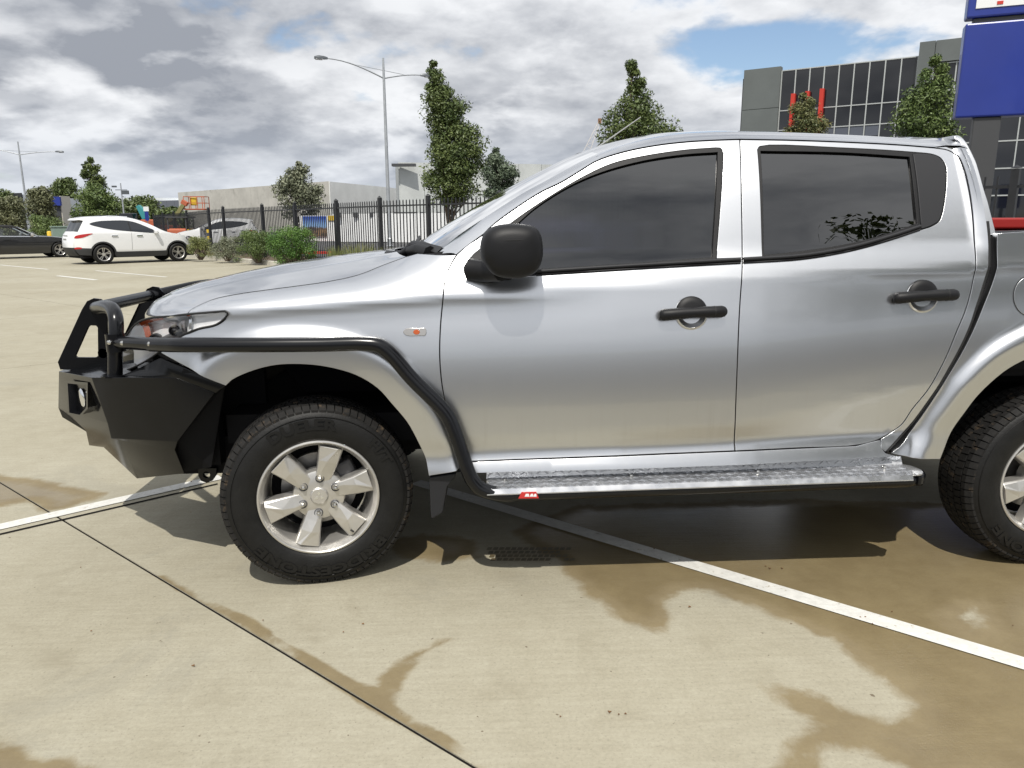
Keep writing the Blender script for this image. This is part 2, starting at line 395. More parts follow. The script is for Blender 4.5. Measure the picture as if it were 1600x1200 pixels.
# ================================================================== GROUND
def concrete_mat():
    m = bpy.data.materials.new('concrete'); m.use_nodes = True; t = m.node_tree; b = t.nodes['Principled BSDF']
    g = t.nodes.new('ShaderNodeNewGeometry').outputs['Position']
    n1 = noise(t, g, .55, 6, .6); n2 = noise(t, g, 6., 8, .65); n3 = noise(t, g, 90., 4, .7); n4 = noise(t, g, 2.1, 9, .7, .6, (5, 0, 0))
    c = mixc(t, mapr(t, n1, .3, .7), (.355, .328, .245), (.41, .385, .300))
    c = mixc(t, mapr(t, n2, .25, .75), mixc(t, 1., c, (.90, .89, .87), 'MULTIPLY'), c)
    c = mixc(t, mapr(t, n3, .25, .75, 0, 1), mixc(t, 1., c, (.85, .85, .85), 'MULTIPLY'), c)
    c = mixc(t, mth(t, 'MULTIPLY', mapr(t, n4, .54, .70), .45), c, (.255, .23, .165))
    # stretched broom marks
    mp = t.nodes.new('ShaderNodeMapping'); mp.inputs['Rotation'].default_value = (0, 0, R(35)); mp.inputs['Scale'].default_value = (3, 45, 1); t.links.new(g, mp.inputs[0])
    n5 = noise(t, mp.outputs[0], 1.2, 5, .6)
    c = mixc(t, mapr(t, n5, .3, .7, 0, .5), c, mixc(t, 1., c, (.84, .83, .81), 'MULTIPLY'))
    ag = noise(t, g, 95., 3, .6, 0, (2, 7, 1)); c = mixc(t, mapr(t, ag, .56, .72, 0, .55), c, (.21, .19, .145)); a2 = noise(t, g, 34., 4, .7, 0, (6, 2, 1)); c = mixc(t, mapr(t, a2, .3, .7, 0, .30), c, mixc(t, 1., c, (.80, .79, .77), 'MULTIPLY'))
    bl = noise(t, g, 1.1, 7, .7, .8, (8, 1, 0)); c = mixc(t, mapr(t, bl, .56, .66, 0, .28), c, (.22, .21, .17))
    sp_ = noise(t, g, 30., 2, .5, 0, (9, 4, 1)); c = mixc(t, mapr(t, sp_, .735, .77), c, (.14, .11, .075))
    a = t.nodes.new('ShaderNodeAttribute'); a.attribute_name = 'rnd'
    wn = noise(t, g, 7., 8, .68, .4, (1, 8, 0)); wl = noise(t, g, 1.9, 5, .6, 0, (3, 3, 0))
    w = mth(t, 'ADD', a.outputs['Fac'], mth(t, 'MULTIPLY', mth(t, 'SUBTRACT', wn, .5), .55))
    w = mth(t, 'ADD', w, mth(t, 'MULTIPLY', mth(t, 'SUBTRACT', wl, .5), .25))
    wet = mth(t, 'MULTIPLY', mapr(t, w, .40, .62), mapr(t, a.outputs['Fac'], .05, .3))
    wc = mixc(t, mapr(t, n2, .3, .7), (.165, .122, .056), (.215, .165, .080))
    wc = mixc(t, mapr(t, n3, .2, .8, 0, .5), wc, (.13, .095, .045))
    c = mixc(t, mth(t, 'MULTIPLY', wet, .86), c, wc)
    t.links.new(c, b.inputs['Base Color'])
    rr = mth(t, 'SUBTRACT', .88, mth(t, 'MULTIPLY', mapr(t, w, .55, .95), .60)); t.links.new(rr, b.inputs['Roughness'])
    bn = t.nodes.new('ShaderNodeBump'); bn.inputs['Strength'].default_value = .35; bn.inputs['Distance'].default_value = .004
    h = mth(t, 'ADD', mth(t, 'MULTIPLY', n3, .6), mth(t, 'MULTIPLY', n5, .6)); t.links.new(h, bn.inputs['Height']); t.links.new(bn.outputs[0], b.inputs['Normal'])
    return m
M_CONC = concrete_mat()
M_JOINT = mat('joint_filler', (.012, .011, .010), .95, spec=.1)
M_KERB = mat('kerb_concrete', (.44, .42, .36), .85, var=.15, vscale=3, bump=.3)
M_MULCH = mat('mulch', (.10, .07, .045), .95, var=.4, vscale=14, bump=.8, bscale=40)
M_ASPH = mat('asphalt', (.075, .075, .076), .9, var=.2, vscale=2, bump=.3)
M_GRASS = mat('dry_grass', (.14, .15, .06), .95, var=.35, vscale=.5, bump=.6)
M_LINE = mat('line_paint', (.60, .595, .56), .75, var=.08, vscale=25, dirt=((.36, .33, .26), 38, .60, .70), bump=.25)

def sheet(name, pts, z, mt, kind='structure', parent=None):
    o = mk(name, [(p[0], p[1], z) for p in pts], [tuple(range(len(pts)))], mt, parent)
    if parent is None: o['kind'] = kind
    if o.data.polygons[0].normal.z < 0: o.data.flip_normals()
    return o
sheet('ground', [(-1500, -1500), (1500, -1500), (1500, 1500), (-1500, 1500)], -.08, M_GRASS)
sheet('yard', [(-90, -3), (60, -60), (110, 60), (60, 160), (-110, 170), (-140, 60)], -.055, M_ASPH)

sheet('reflection_asphalt', [(-60, -2.25), (60, -2.05), (60, -60), (-60, -60)], .004, M_ASPH)  # unseen dark asphalt added behind the camera to darken the door reflections
JA = np.array([math.cos(R(-42)), math.sin(R(-42))]); JB = np.array([math.cos(R(40)), math.sin(R(40))]); J0 = np.array([-1.50, .83])
def gp(px, py): return at_z(px, py)[:2]
WETP = [[(871, 877), (912, 925), (974, 970), (1043, 991), (1050, 974), (1043, 939), (1064, 924), (1105, 922), (1160, 943), (1229, 970), (1311, 1008), (1366, 1056), (1421, 1097), (1387, 1125), (1325, 1111), (1256, 1080), (1194, 1070), (1229, 1104), (1284, 1132), (1236, 1159), (1222, 1200), (1222, 1230), (1277, 1230), (1277, 1200), (1290, 1163), (1359, 1173), (1414, 1200), (1430, 1230), (1700, 1230), (1750, 864), (1600, 790), (1250, 780), (900, 790), (800, 830)],
        [(706, 998), (672, 1018), (640, 1049), (622, 1090), (585, 1090), (592, 1056), (631, 1029), (686, 999)],
        [(-40, 740), (25, 745), (83, 754), (167, 771), (104, 796), (75, 800), (42, 783), (-40, 800)],
        [(-30, 1150), (25, 1158), (58, 1187), (104, 1185), (150, 1203), (160, 1230), (-30, 1230)],
        [(600, 845), (660, 832), (740, 845), (745, 870), (690, 880), (620, 872)],
        [(235, 897), (260, 900), (330, 942), (395, 965), (430, 995), (600, 1085), (640, 1120), (700, 1150), (790, 1215), (770, 1215), (730, 1190), (560, 1100), (440, 1015), (395, 990), (330, 950), (270, 918)]]
WETP = [np.array([gp(*q) for q in P_]) for P_ in WETP]
DRYP = np.array([gp(*q) for q in [(1495, 955), (1530, 948), (1548, 985), (1515, 995), (1490, 975)]])
FADE = [.13, .07, .13, .1, .12, .04]
def wet_value(P):
    w = np.zeros(len(P))
    for poly, fd in zip(WETP, FADE):
        s = segdist(poly, P); s = np.where(inside(poly, P), s, -s); w = np.maximum(w, np.clip(.5+s/fd*.5, 0, 1))
    s = segdist(DRYP, P); s = np.where(inside(DRYP, P), s, -s); w = w*(1-np.clip(.5+s/.12*.5, 0, 1)*.75)
    return w
pave = sheet('concrete_pavement', [J0+JA*a+JB*b for a, b in ((-62, -40), (70, -40), (70, 16.6), (-62, 16.6))], -.05, M_CONC)
SA, SB, GAP = 4.8, 4.15, .0055
sheet('joint_bed', [J0+JA*a+JB*b for a, b in ((-43.15, -12.4), (19.15, -12.4), (19.15, 16.55), (-43.15, 16.55))], -.004, M_JOINT, parent=pave)
for i in range(-9, 4):
    for j in range(-3, 4):
        s0, s1, t0, t1 = i*SA+GAP, (i+1)*SA-GAP, j*SB+GAP, (j+1)*SB-GAP
        near = any(-2.6 < (J0+JA*s+JB*t)[0] < 3.2 and -1.6 < (J0+JA*s+JB*t)[1] < 2.6 for s in np.linspace(s0, s1, 8) for t in np.linspace(t0, t1, 8))
        n = 120 if near else 1
        ss = np.linspace(s0, s1, n+1); tt = np.linspace(t0, t1, n+1)
        P = np.array([[J0+JA*s+JB*t for t in tt] for s in ss]); fl = P.reshape(-1, 2)
        V = np.concatenate([fl, np.zeros((len(fl), 1))], 1)
        F = [(a*(n+1)+b, (a+1)*(n+1)+b, (a+1)*(n+1)+b+1, a*(n+1)+b+1) for a in range(n) for b in range(n)]
        k = len(V); cor = [0, n*(n+1), (n+1)*(n+1)-1, n]
        V = np.concatenate([V, [(V[c][0], V[c][1], -.031) for c in cor]])
        F += [(cor[q], cor[(q-1) % 4], k+(q-1) % 4, k+q) for q in range(4)] if False else [(cor[q], k+q, k+(q+1) % 4, cor[(q+1) % 4]) for q in range(4)]
        at = np.concatenate([wet_value(fl) if near else np.zeros(len(fl)), np.zeros(4)])
        o = mk('slab', V, F, M_CONC, pave, attr=at)
# painted bay lines
def line(name, a, b, w, z=.004):
    a = np.array(a); b = np.array(b); d = (b-a)/np.linalg.norm(b-a); n_ = np.array([-d[1], d[0]])*w/2
    return sheet(name, [a-n_, b-n_, b+n_, a+n_], z, M_LINE)
_a, _b = gp(650, 754), gp(1600, 1038); line('parking_line', _a, _a+(_b-_a)/np.linalg.norm(_b-_a)*4.6, .085)
_a, _b = gp(345, 746), gp(0, 824); line('parking_line', _a, _a+(_b-_a)/np.linalg.norm(_b-_a)*4.8, .085)
d1 = (gp(1000, 863)-gp(665, 757)); d1 = d1/np.linalg.norm(d1)
line('parking_line', gp(90, 431), gp(150, 437.5), .13)
line('parking_line', gp(150, 423), gp(260, 433), .10)
line('parking_line', gp(0, 414), gp(75, 421), .10)
# saw cut beside the bay line
ck = sheet('saw_cut', [gp(-60, 848.0), gp(-60, 850.5), gp(340, 757.5), gp(340, 755.5)], .0025, M_JOINT)
M_WETP = mat('wet_print', (.10, .078, .042), .35, var=.2, vscale=20)
tp = MB()
for r_ in range(4):
    for k in range(14):
        u0 = 760+k*9.5+r_*2; v0 = 856+r_*5.6
        q = [at_z(u0, v0+4.2), at_z(u0+7.5, v0+4.2), at_z(u0+9.5, v0), at_z(u0+2.5, v0)]
        if k > 9 and random.random() < .5: continue
        tp.add([(p[0], p[1], .003) for p in q], [(0, 1, 2, 3)])
tpo = tp.build('tyre_print', M_WETP); tpo['kind'] = 'structure'
# dropped specks and leaf litter
M_LEAF = mat('fallen_leaf', (.16, .08, .03), .8, var=.4)
lm = MB()
for (px, py) in [(1350, 968), (1360, 973), (1356, 970), (1075, 951), (560, 980), (545, 985), (1020, 858), (1200, 886), (1210, 891), (1222, 890), (140, 985), (305, 1040), (120, 890), (958, 1112), (968, 1118), (975, 1113), (885, 1128), (1395, 960), (1570, 975), (405, 975), (300, 800), (290, 755)]:
    c = at_z(px+random.uniform(-3, 3), py)
    for k in range(1):
        a = random.uniform(0, 6); s = random.uniform(.0015, .004); cx = c[0]+random.uniform(-.02, .02); cy = c[1]+random.uniform(-.02, .02)
        pts = [(cx+s*(1.7 if q % 2 == 0 else .6)*math.cos(a+q*math.pi/3), cy+s*(1.7 if q % 2 == 0 else .6)*math.sin(a+q*math.pi/3)) for q in range(6)]
        lm.prism(pts, .004, .0065, 'z')
lo_ = lm.build('leaf_litter', M_LEAF); tag(lo_, 'tiny brown leaf fragments scattered over the concrete', 'leaf litter', kind='stuff')

# kerb and planted bed
KL = [(-26, 46), (-16, 35.2), (-11.2, 29.6), (-6.6, 23.9), (-1.4, 16.9), (7.2, 6.3), (15, -3.2)]
def offset_path(P, d):
    P = np.array(P, float); out = []
    for i in range(len(P)):
        t = P[min(i+1, len(P)-1)]-P[max(i-1, 0)]; t /= np.linalg.norm(t); out.append(P[i]+np.array([-t[1], t[0]])*d)
    return np.array(out)
kp = offset_path(KL, 0); kq = offset_path(KL, .15)
kv = []; kf = []
for a, b in zip(kp, kq): kv += [(a[0], a[1], -.02), (a[0]+(b[0]-a[0])*.15, a[1]+(b[1]-a[1])*.15, .15), (b[0], b[1], .16), (b[0], b[1], -.02)]
for i in range(len(kp)-1): kf += [(i*4+k, (i+1)*4+k, (i+1)*4+k+1, i*4+k+1) for k in range(3)]
kb = mk('kerb', kv, kf, M_KERB, bevel=.02); kb['kind'] = 'structure'
far_side = offset_path(KL, 3.2)
gb = sheet('garden_bed', list(offset_path(KL, .14))+list(far_side[::-1]), .11, M_MULCH)

# ================================================================== FENCE
M_BLACK = mat('black_powdercoat', (.012, .013, .016), .45, var=.2, vscale=6)
POSTS = [(15.2, -.45), (13.45, 1.6), (11.7, 3.6), (9.95, 5.65), (8.21, 7.67), (6.5, 9.67), (4.75, 11.7), (3.0, 13.75), (1.25, 15.8), (-.58, 17.88), (-2.08, 19.65), (-3.78, 22.17), (-5.78, 25.14), (-7.66, 27.8), (-10.45, 31.8), (-11.9, 34.2), (-15.65, 41.62), (-18.2, 46.4), (-20.9, 51.5), (-23.6, 56.6)]
FZ0, FZ1 = .12, 2.12
fence = empty('steel_fence', (POSTS[9][0], POSTS[9][1], 0), 'long black steel picket fence behind the planted bed', 'fence')
pk = 0; farmb = MB(); rails = MB()
pick_me = None
for i, (a, b) in enumerate(zip(POSTS, POSTS[1:])):
    a = np.array(a); b = np.array(b); d = b-a; ln = np.linalg.norm(d); d = d/ln; ang = math.atan2(d[1], d[0])
    for z in (FZ0+.16, FZ1-.22):
        MB().box(((a[0]+b[0])/2, (a[1]+b[1])/2, z), (ln-.1, .04, .04), ang).build('rail', M_BLACK, fence)
    n = max(2, int(round((ln-.1)/(.155 if i < 14 else .26))))
    for k in range(1, n):
        p = a+d*(.05+(ln-.1)*k/n)
        if 5 <= i <= 15 and pk < 300:
            if pick_me is None:
                q = MB().box((0, 0, (FZ0+FZ1-.05)/2), (.024, .024, FZ1-FZ0-.13))
                q.add([(-.013, -.013, FZ1-.09), (.013, -.013, FZ1-.09), (.013, .013, FZ1-.09), (-.013, .013, FZ1-.09), (0, 0, FZ1-.05)], [(0, 1, 4), (1, 2, 4), (2, 3, 4), (3, 0, 4)])
                po = q.build('picket', M_BLACK, fence); pick_me = po.data; 
            else: po = link('picket', pick_me, fence)
            po.location = (p[0], p[1], 0); po.rotation_euler = (0, 0, ang); pk += 1
        else:
            farmb.box((p[0], p[1], (FZ0+FZ1-.05)/2), (.024, .024, FZ1-FZ0-.1), ang)
fo = farmb.build('picket_row', M_BLACK, fence); fo['kind'] = 'stuff'
for (x, y) in POSTS:
    q = MB().box((x, y, (FZ1+.02)/2), (.10, .10, FZ1+.02), -.87)
    q.add([(x-.055, y-.055, FZ1+.03), (x+.055, y-.055, FZ1+.03), (x+.055, y+.055, FZ1+.03), (x-.055, y+.055, FZ1+.03), (x, y, FZ1+.075)], [(0, 1, 4), (1, 2, 4), (2, 3, 4), (3, 0, 4), (3, 2, 1, 0)])
    q.build('post', M_BLACK, fence)

# ================================================================== TREES AND SHRUBS
M_BARK = mat('bark', (.13, .10, .075), .9, var=.35, vscale=5, bump=.6, bscale=20)
def leafmat(n, a, b):
    m = mat(n, a, .55, attr=(a, b)); bs = m.node_tree.nodes['Principled BSDF']
    return m
LM = {'dark': leafmat('leaf_dark', (.032, .060, .014), (.13, .165, .045)), 'olive': leafmat('leaf_olive', (.075, .088, .040), (.19, .195, .10)),
      'grey': leafmat('leaf_grey', (.10, .12, .072), (.24, .25, .16)), 'green': leafmat('leaf_green', (.030, .095, .010), (.12, .22, .035)),
      'mid': leafmat('leaf_mid', (.045, .085, .018), (.15, .20, .055)), 'red': leafmat('leaf_redtip', (.06, .09, .028), (.19, .17, .06)),
      'blue': leafmat('leaf_blue', (.055, .085, .052), (.13, .165, .10)), 'grass': leafmat('leaf_grass', (.10, .13, .035), (.26, .27, .10))}
def leaves(C, Rr, n, size, rng, flat=1.0, gap=.0):
    """leaf-sized faces spread through clumps at C (k,3) with radii Rr"""
    k = len(C); idx = rng.integers(0, k, n)
    v = rng.normal(size=(n, 3)); v /= np.linalg.norm(v, axis=1)[:, None]; rad = rng.random(n)**.45
    P = C[idx]+v*rad[:, None]*Rr[idx][:, None]*np.array([1, 1, .8])
    nn = rng.normal(size=(n, 3))*.8+v*.7+np.array([0, 0, .55]); nn /= np.linalg.norm(nn, axis=1)[:, None]
    a = np.cross(nn, rng.normal(size=(n, 3))); a /= np.linalg.norm(a, axis=1)[:, None]; b = np.cross(nn, a)
    s = size*(.6+.8*rng.random(n))[:, None]
    V = np.stack([P-a*s, P-b*s*.42*flat, P+a*s, P+b*s*.42*flat], 1).reshape(-1, 3)
    F = np.arange(4*n).reshape(n, 4)
    cl = rng.random(k)
    r_ = np.repeat(np.clip(.5*rng.random(n)+.5*cl[idx], 0, 1), 4)
    return V, F, r_
def fast_mesh(name, V, F, mt, attr, parent, local=False):
    me = bpy.data.meshes.new(name); n = len(F)
    me.vertices.add(len(V)); me.vertices.foreach_set('co', V.astype(np.float32).ravel())
    me.loops.add(4*n); me.loops.foreach_set('vertex_index', F.astype(np.int32).ravel())
    me.polygons.add(n); me.polygons.foreach_set('loop_start', np.arange(0, 4*n, 4, dtype=np.int32))
    me.materials.append(mt)
    a = me.attributes.new('rnd', 'FLOAT', 'POINT'); a.data.foreach_set('value', attr.astype(np.float32))
    me.update(calc_edges=True)
    return link(name, me, parent, local)
def tree(name, label, D, outline, base_z, trunk_px, mt, nleaf, leaf, seed, group=None, clump=.16, nclump=70, cat='tree', thick=.85, trunk_r=.10, bias=1.0, limbs=True):
    """outline: (y_px, x_left, x_right) rows of the crown's outline, at distance D"""
    rng = np.random.default_rng(seed)
    rows = np.array(outline, float); ys = rows[:, 0]
    wid = np.maximum(rows[:, 2]-rows[:, 1], 2)
    tb = at_d(trunk_px, 348, D); bx_, by_ = tb[0], tb[1]
    root = empty(name, (bx_, by_, base_z), label, cat, group)
    # clump centres, more where the crown is wide
    fine_y = np.linspace(ys[0], ys[-1], 200); fw = np.interp(fine_y, ys, wid); p = fw**.9/np.sum(fw**.9)
    yy = rng.choice(fine_y, nclump, p=p); xl = np.interp(yy, ys, rows[:, 1]); xr = np.interp(yy, ys, rows[:, 2]); hw = (xr-xl)/2
    px_m = D/FPX
    ang = rng.random(nclump)*2*np.pi; rad = np.sqrt(rng.random(nclump))
    cr = np.clip(hw*px_m*.50, .17, clump*2.6)*(.7+.6*rng.random(nclump))
    inr = np.maximum(hw*px_m-cr*.6, 0)
    C = []
    hd = CAM_D*np.array([1, 1, 0]); hd /= np.linalg.norm(hd)
    for i in range(nclump):
        c = at_d((xl[i]+xr[i])/2, yy[i], D)+CAM_R*np.cos(ang[i])*rad[i]*inr[i]+hd*np.sin(ang[i])*rad[i]*inr[i]*thick
        C.append(c)
    C = np.array(C)
    V, F, a = leaves(C, cr, int(nleaf*2.0), leaf*.66, rng)
    fast_mesh('crown', V, F, mt, a, root)
    top = at_d((rows[0, 1]+rows[0, 2])/2, ys[0]+.25*(ys[-1]-ys[0]), D)
    tk = MB(); n = 8
    pts = [np.array([bx_, by_, base_z-.1])*(1-t)+top*t+np.array([math.sin(t*5+seed)*.06, math.cos(t*4+seed)*.06, 0])*(t > 0) for t in np.linspace(0, 1, n)]
    tk.tube(pts, [trunk_r*(1-.85*t) for t in np.linspace(0, 1, n)], 8)
    if limbs:
        for c in C[::2]:
            h = np.clip((c[2]-base_z)/(top[2]-base_z)-.18, .12, .95); q = np.array([bx_, by_, base_z])*(1-h)+top*h
            tk.tube([q, (q+c)/2+np.array([0, 0, -.05]), c], [trunk_r*.32, trunk_r*.2, trunk_r*.08], 5, caps=False)
    tk.build('trunk', M_BARK, root, smooth=60)
    return root
tree('street_tree', 'tall dark leaning tree just right of the tall lamp post', 28, [(98, 669, 684), (106, 668, 692), (120, 667, 708), (141, 665, 709), (155, 663, 731), (168, 661, 733), (186, 661, 724), (207, 662, 756), (231, 664, 764), (250, 663, 764), (270, 659, 760), (297, 664, 750), (318, 678, 735)], 0, 712, LM['dark'], 15000, .085, 3, clump=.17, nclump=150, trunk_r=.11)
tree('street_tree', 'small blue-green tree behind the tall leaning tree', 46, [(224, 776, 781), (243, 763, 799), (255, 758, 806), (268, 752, 814), (285, 752, 811), (305, 758, 806)], 0, 782, LM['blue'], 5200, .12, 4, nclump=60, trunk_r=.10)
tree('street_tree', 'dark cone-shaped tree rising above the front of the pickup roof', 24, [(100, 983, 989), (117, 975, 1005), (140, 974, 1015), (160, 958, 1024), (172, 951, 1042), (190, 943, 1052), (205, 940, 1062), (228, 938, 1064), (255, 942, 1060), (290, 955, 1050)], 0, 1003, LM['dark'], 12000, .075, 5, nclump=130, trunk_r=.10)
tree('street_tree', 'small reddish-tipped tree in front of the red fins', 34, [(147, 1248, 1258), (158, 1239, 1273), (177, 1229, 1287), (190, 1224, 1292), (203, 1222, 1297), (230, 1224, 1295), (260, 1234, 1285)], 0, 1258, LM['red'], 7000, .085, 6, nclump=80, trunk_r=.08)
tree('street_tree', 'sparse green tree beside the blue sign in front of the office', 26, [(88, 1460, 1467), (103, 1450, 1479), (115, 1438, 1484), (133, 1419, 1486), (152, 1408, 1489), (170, 1400, 1493), (190, 1392, 1495), (215, 1392, 1496), (250, 1405, 1490), (280, 1425, 1475)], 0, 1452, LM['mid'], 8500, .085, 7, nclump=95, trunk_r=.09)
tree('street_tree', 'airy grey-green tree in front of the pale warehouse', 40, [(250, 457, 463), (260, 449, 478), (272, 445, 492), (283, 436, 500), (293, 424, 504), (305, 426, 508), (318, 432, 508), (332, 440, 500), (345, 446, 490)], 0, 466, LM['grey'], 4800, .11, 8, nclump=85, trunk_r=.09)
tree('street_tree', 'tall ragged tree above the white hatchback', 58, [(247, 141, 147), (254, 130, 150), (263, 126, 157), (275, 124, 163), (290, 130, 171), (302, 132, 180), (318, 130, 180), (335, 132, 176), (350, 138, 168)], 0, 152, LM['dark'], 4200, .16, 9, nclump=75, trunk_r=.12)
tree('street_tree', 'dark pointed tree above the black convertible', 50, [(282, 59, 66), (292, 52, 74), (302, 42, 84), (318, 39, 88), (335, 40, 88), (350, 44, 84), (362, 50, 80)], 0, 66, LM['olive'], 4200, .14, 10, nclump=75, trunk_r=.12)
tree('street_tree', 'distant round-topped tree between two nearer trees at the left', 120, [(281, 92, 110), (286, 82, 120), (294, 79, 123), (304, 78, 124), (318, 82, 122), (332, 90, 116)], 0, 100, LM['dark'], 3500, .34, 11, nclump=60, clump=.5, trunk_r=.25)
tree('bush', 'rounded bright green bush behind the white hatchback roof', 52, [(290, 135, 158), (298, 120, 172), (310, 112, 182), (325, 110, 186), (338, 112, 186), (352, 118, 182)], 0, 148, LM['mid'], 5500, .12, 12, nclump=80, cat='bush', limbs=False, trunk_r=.06)
tree('bush', 'large pale olive bush at the left edge behind the black convertible', 46, [(309, 8, 24), (316, -8, 36), (328, -14, 42), (340, -16, 44), (352, -14, 44), (366, -8, 40)], 0, 14, LM['olive'], 6500, .10, 13, nclump=90, cat='bush', limbs=False, trunk_r=.06)
tree('bush', 'low shrub left of the green cabinet', 43, [(338, 50, 70), (346, 46, 96), (356, 44, 100), (368, 46, 98)], 0, 72, LM['mid'], 2600, .08, 14, nclump=50, cat='bush', limbs=False, trunk_r=.04)
for k, (x0, x1, y0, D) in enumerate([(180, 262, 312, 110), (236, 300, 326, 100), (-30, 40, 300, 130)]):
    tree('distant_tree', ['dark distant trees left of the boom lift basket', 'low distant trees below the boom lift basket', 'far trees at the left edge of the picture'][k], D, [(y0, x0+25, x1-25), (y0+8, x0+6, x1-10), (y0+16, x0, x1), (y0+30, x0, x1)], 0, (x0+x1)/2, LM['dark'], 2600, .34, 20+k, nclump=60, clump=.5, limbs=False, trunk_r=.2)
def shrub(label, D, px, y0, w, col, n, leaf, seed, name='shrub', hfac=1.0, z0=.11):
    yb = 600-(FPX*math.tan(math.atan((600-348)/FPX))) # horizon row
    rng = np.random.default_rng(seed); c = at_d(px, 348, D); rad = w/2*D/FPX
    top = at_d(px, y0, D)[2]; root = empty(name, (c[0], c[1], z0), label, 'shrub', 'shrubs in the planted bed')
    k = 60; a = rng.random(k)*2*np.pi; r_ = np.sqrt(rng.random(k)); h = rng.random(k)**.8
    C = np.stack([c[0]+np.cos(a)*r_*rad*.95*(1-.35*h), c[1]+np.sin(a)*r_*rad*.95*(1-.35*h), z0+.1+h*(top-z0-.12)], 1)
    n = int(n*1.8); leaf *= .66
    V, F, at = leaves(C, np.full(k, rad*.30)*(.7+.6*rng.random(k)), n, leaf, rng, flat=.7)
    V[:, 2] = np.maximum(V[:, 2], z0-.02)
    fast_mesh('foliage', V, F, LM[col], at, root)
    st = MB()
    for q in C[::3]: st.tube([(c[0]+(q[0]-c[0])*.15, c[1]+(q[1]-c[1])*.15, z0-.05), tuple(q)], [.02, .006], 5, caps=False)
    st.build('stem', M_BARK, root)
shrub('small bright shrub at the nose of the white hatchback', 29, 309, 372, 40, 'grass', 3000, .045, 31)
shrub('round grey-green shrub right of the white hatchback', 28, 351, 372, 50, 'grey', 5000, .04, 32)
shrub('olive shrub between the grey-green and the bright green shrub', 26.5, 399, 362, 66, 'mid', 6500, .045, 33)
shrub('bushy bright green shrub, largest in the planted bed', 25, 453, 359, 84, 'green', 9500, .045, 34)
def tuft(label, D, px, y0, w, seed, n=260):
    rng = np.random.default_rng(seed); c = at_d(px, 348, D); rad = w/2*D/FPX; top = at_d(px, y0, D)[2]
    root = empty('grass_tuft', (c[0], c[1], .11), label, 'grass', 'grass tufts by the fence')
    V = []; F = []; A = []
    for k in range(n):
        a = rng.random()*6.283; r0 = rng.random()**.5*rad*.55; h = (top-.11)*(.55+.5*rng.random()); ln = rad*.5*rng.random()
        x, y = c[0]+math.cos(a)*r0, c[1]+math.sin(a)*r0; b = rng.random()*6.283; w_ = .012
        dx, dy = math.cos(b)*w_, math.sin(b)*w_; i = len(V)
        V += [(x-dx, y-dy, .1), (x+dx, y+dy, .1), (x+dx*.6+math.cos(a)*ln*.5, y+dy*.6+math.sin(a)*ln*.5, .11+h*.7), (x-dx*.6+math.cos(a)*ln*.5, y-dy*.6+math.sin(a)*ln*.5, .11+h*.7)]
        V += [(x+math.cos(a)*ln, y+math.sin(a)*ln, .11+h)]*2
        F += [(i, i+1, i+2, i+3), (i+3, i+2, i+4, i+5)]; A += [rng.random()]*6
    V = np.array(V); V[5::6] += .002
    fast_mesh('blades', V, np.array(F), LM['grass'], np.array(A), root)
tuft('grass tuft right of the bright green shrub', 22.5, 525, 384, 44, 41)
tuft('tall grass tuft below the fence, above the bonnet', 21, 560, 378, 60, 42)
tuft('grass tuft nearest the windscreen of the pickup', 20, 598, 386, 44, 43)

# ================================================================== BUILDINGS
M_TILT = mat('tilt_panel', (.47, .455, .41), .9, var=.10, vscale=.35, dirt=((.36, .35, .315), .6, .5, .75))
M_TILTW = mat('tilt_panel_pale', (.70, .70, .67), .9, var=.06, vscale=.4)
M_TILTB = mat('tilt_panel_grey', (.48, .50, .49), .9, var=.10, vscale=.4)
M_DARKCLAD = mat('dark_cladding', (.035, .037, .042), .6, var=.15, vscale=.2)
M_ROOFG = mat('roof_sheet', (.62, .65, .68), .5, var=.05)
M_GREYP = mat('grey_panel', (.115, .128, .125), .65, var=.08, vscale=.4)
M_MULL = mat('mullion', (.46, .48, .47), .4, metal=.2)
M_PANE = mat('dark_pane', (.010, .011, .014), .03, spec=.7, bump=.02, bscale=.25)
M_PANE2 = mat('blind_pane', (.09, .10, .125), .12)
M_RED = mat('red_fin', (.52, .035, .02), .5)
M_BLUE = mat('sign_blue', (.012, .030, .235), .35, coat=.3, var=.06, vscale=1.2)
M_WHITE = mat('white_paint', (.76, .77, .77), .5)
M_CREAM = mat('cream_wall', (.52, .49, .43), .8)
M_YELL = mat('yellow_paint', (.62, .42, .03), .5)
M_ORANGE = mat('orange_paint', (.42, .11, .05), .6)
M_GALV = mat('galvanised', (.40, .42, .44), .45, metal=.5, var=.1, vscale=3)
M_DKGREY = mat('dark_grey', (.05, .052, .056), .5)

def wall_building(name, label, runs, z1, depth, th=.2, roof=M_ROOFG):
    """runs: list of (a_xy, b_xy, n_panels, material) along the visible faces"""
    a0 = np.array(runs[0][0]); root = empty(name, (a0[0], a0[1], 0), label, 'building')
    core = [np.array(runs[0][0])]+[np.array(r[1]) for r in runs]
    vd = np.array([CAM_D[0], CAM_D[1]]); vd /= np.linalg.norm(vd)
    back = [p+vd*depth for p in core[::-1]]
    shr = [p+vd*.25 for p in core]
    MB().prism([tuple(p) for p in shr+back], -.1, z1-.25, 'z').build('roof', roof, root)
    for a, b, n, mt in runs:
        a = np.array(a); b = np.array(b); d = b-a; ln = np.linalg.norm(d); d /= ln; w = ln/n; ang = math.atan2(d[1], d[0])
        for k in range(n):
            c = a+d*w*(k+.5); dz = ((k*7) % 3-1)*.012
            MB().box((c[0], c[1], z1/2+dz), (w-.04, th, z1), ang).build('panel', mt, root)
    return root
def P2(px, D): return at_d(px, 348, D)[:2]
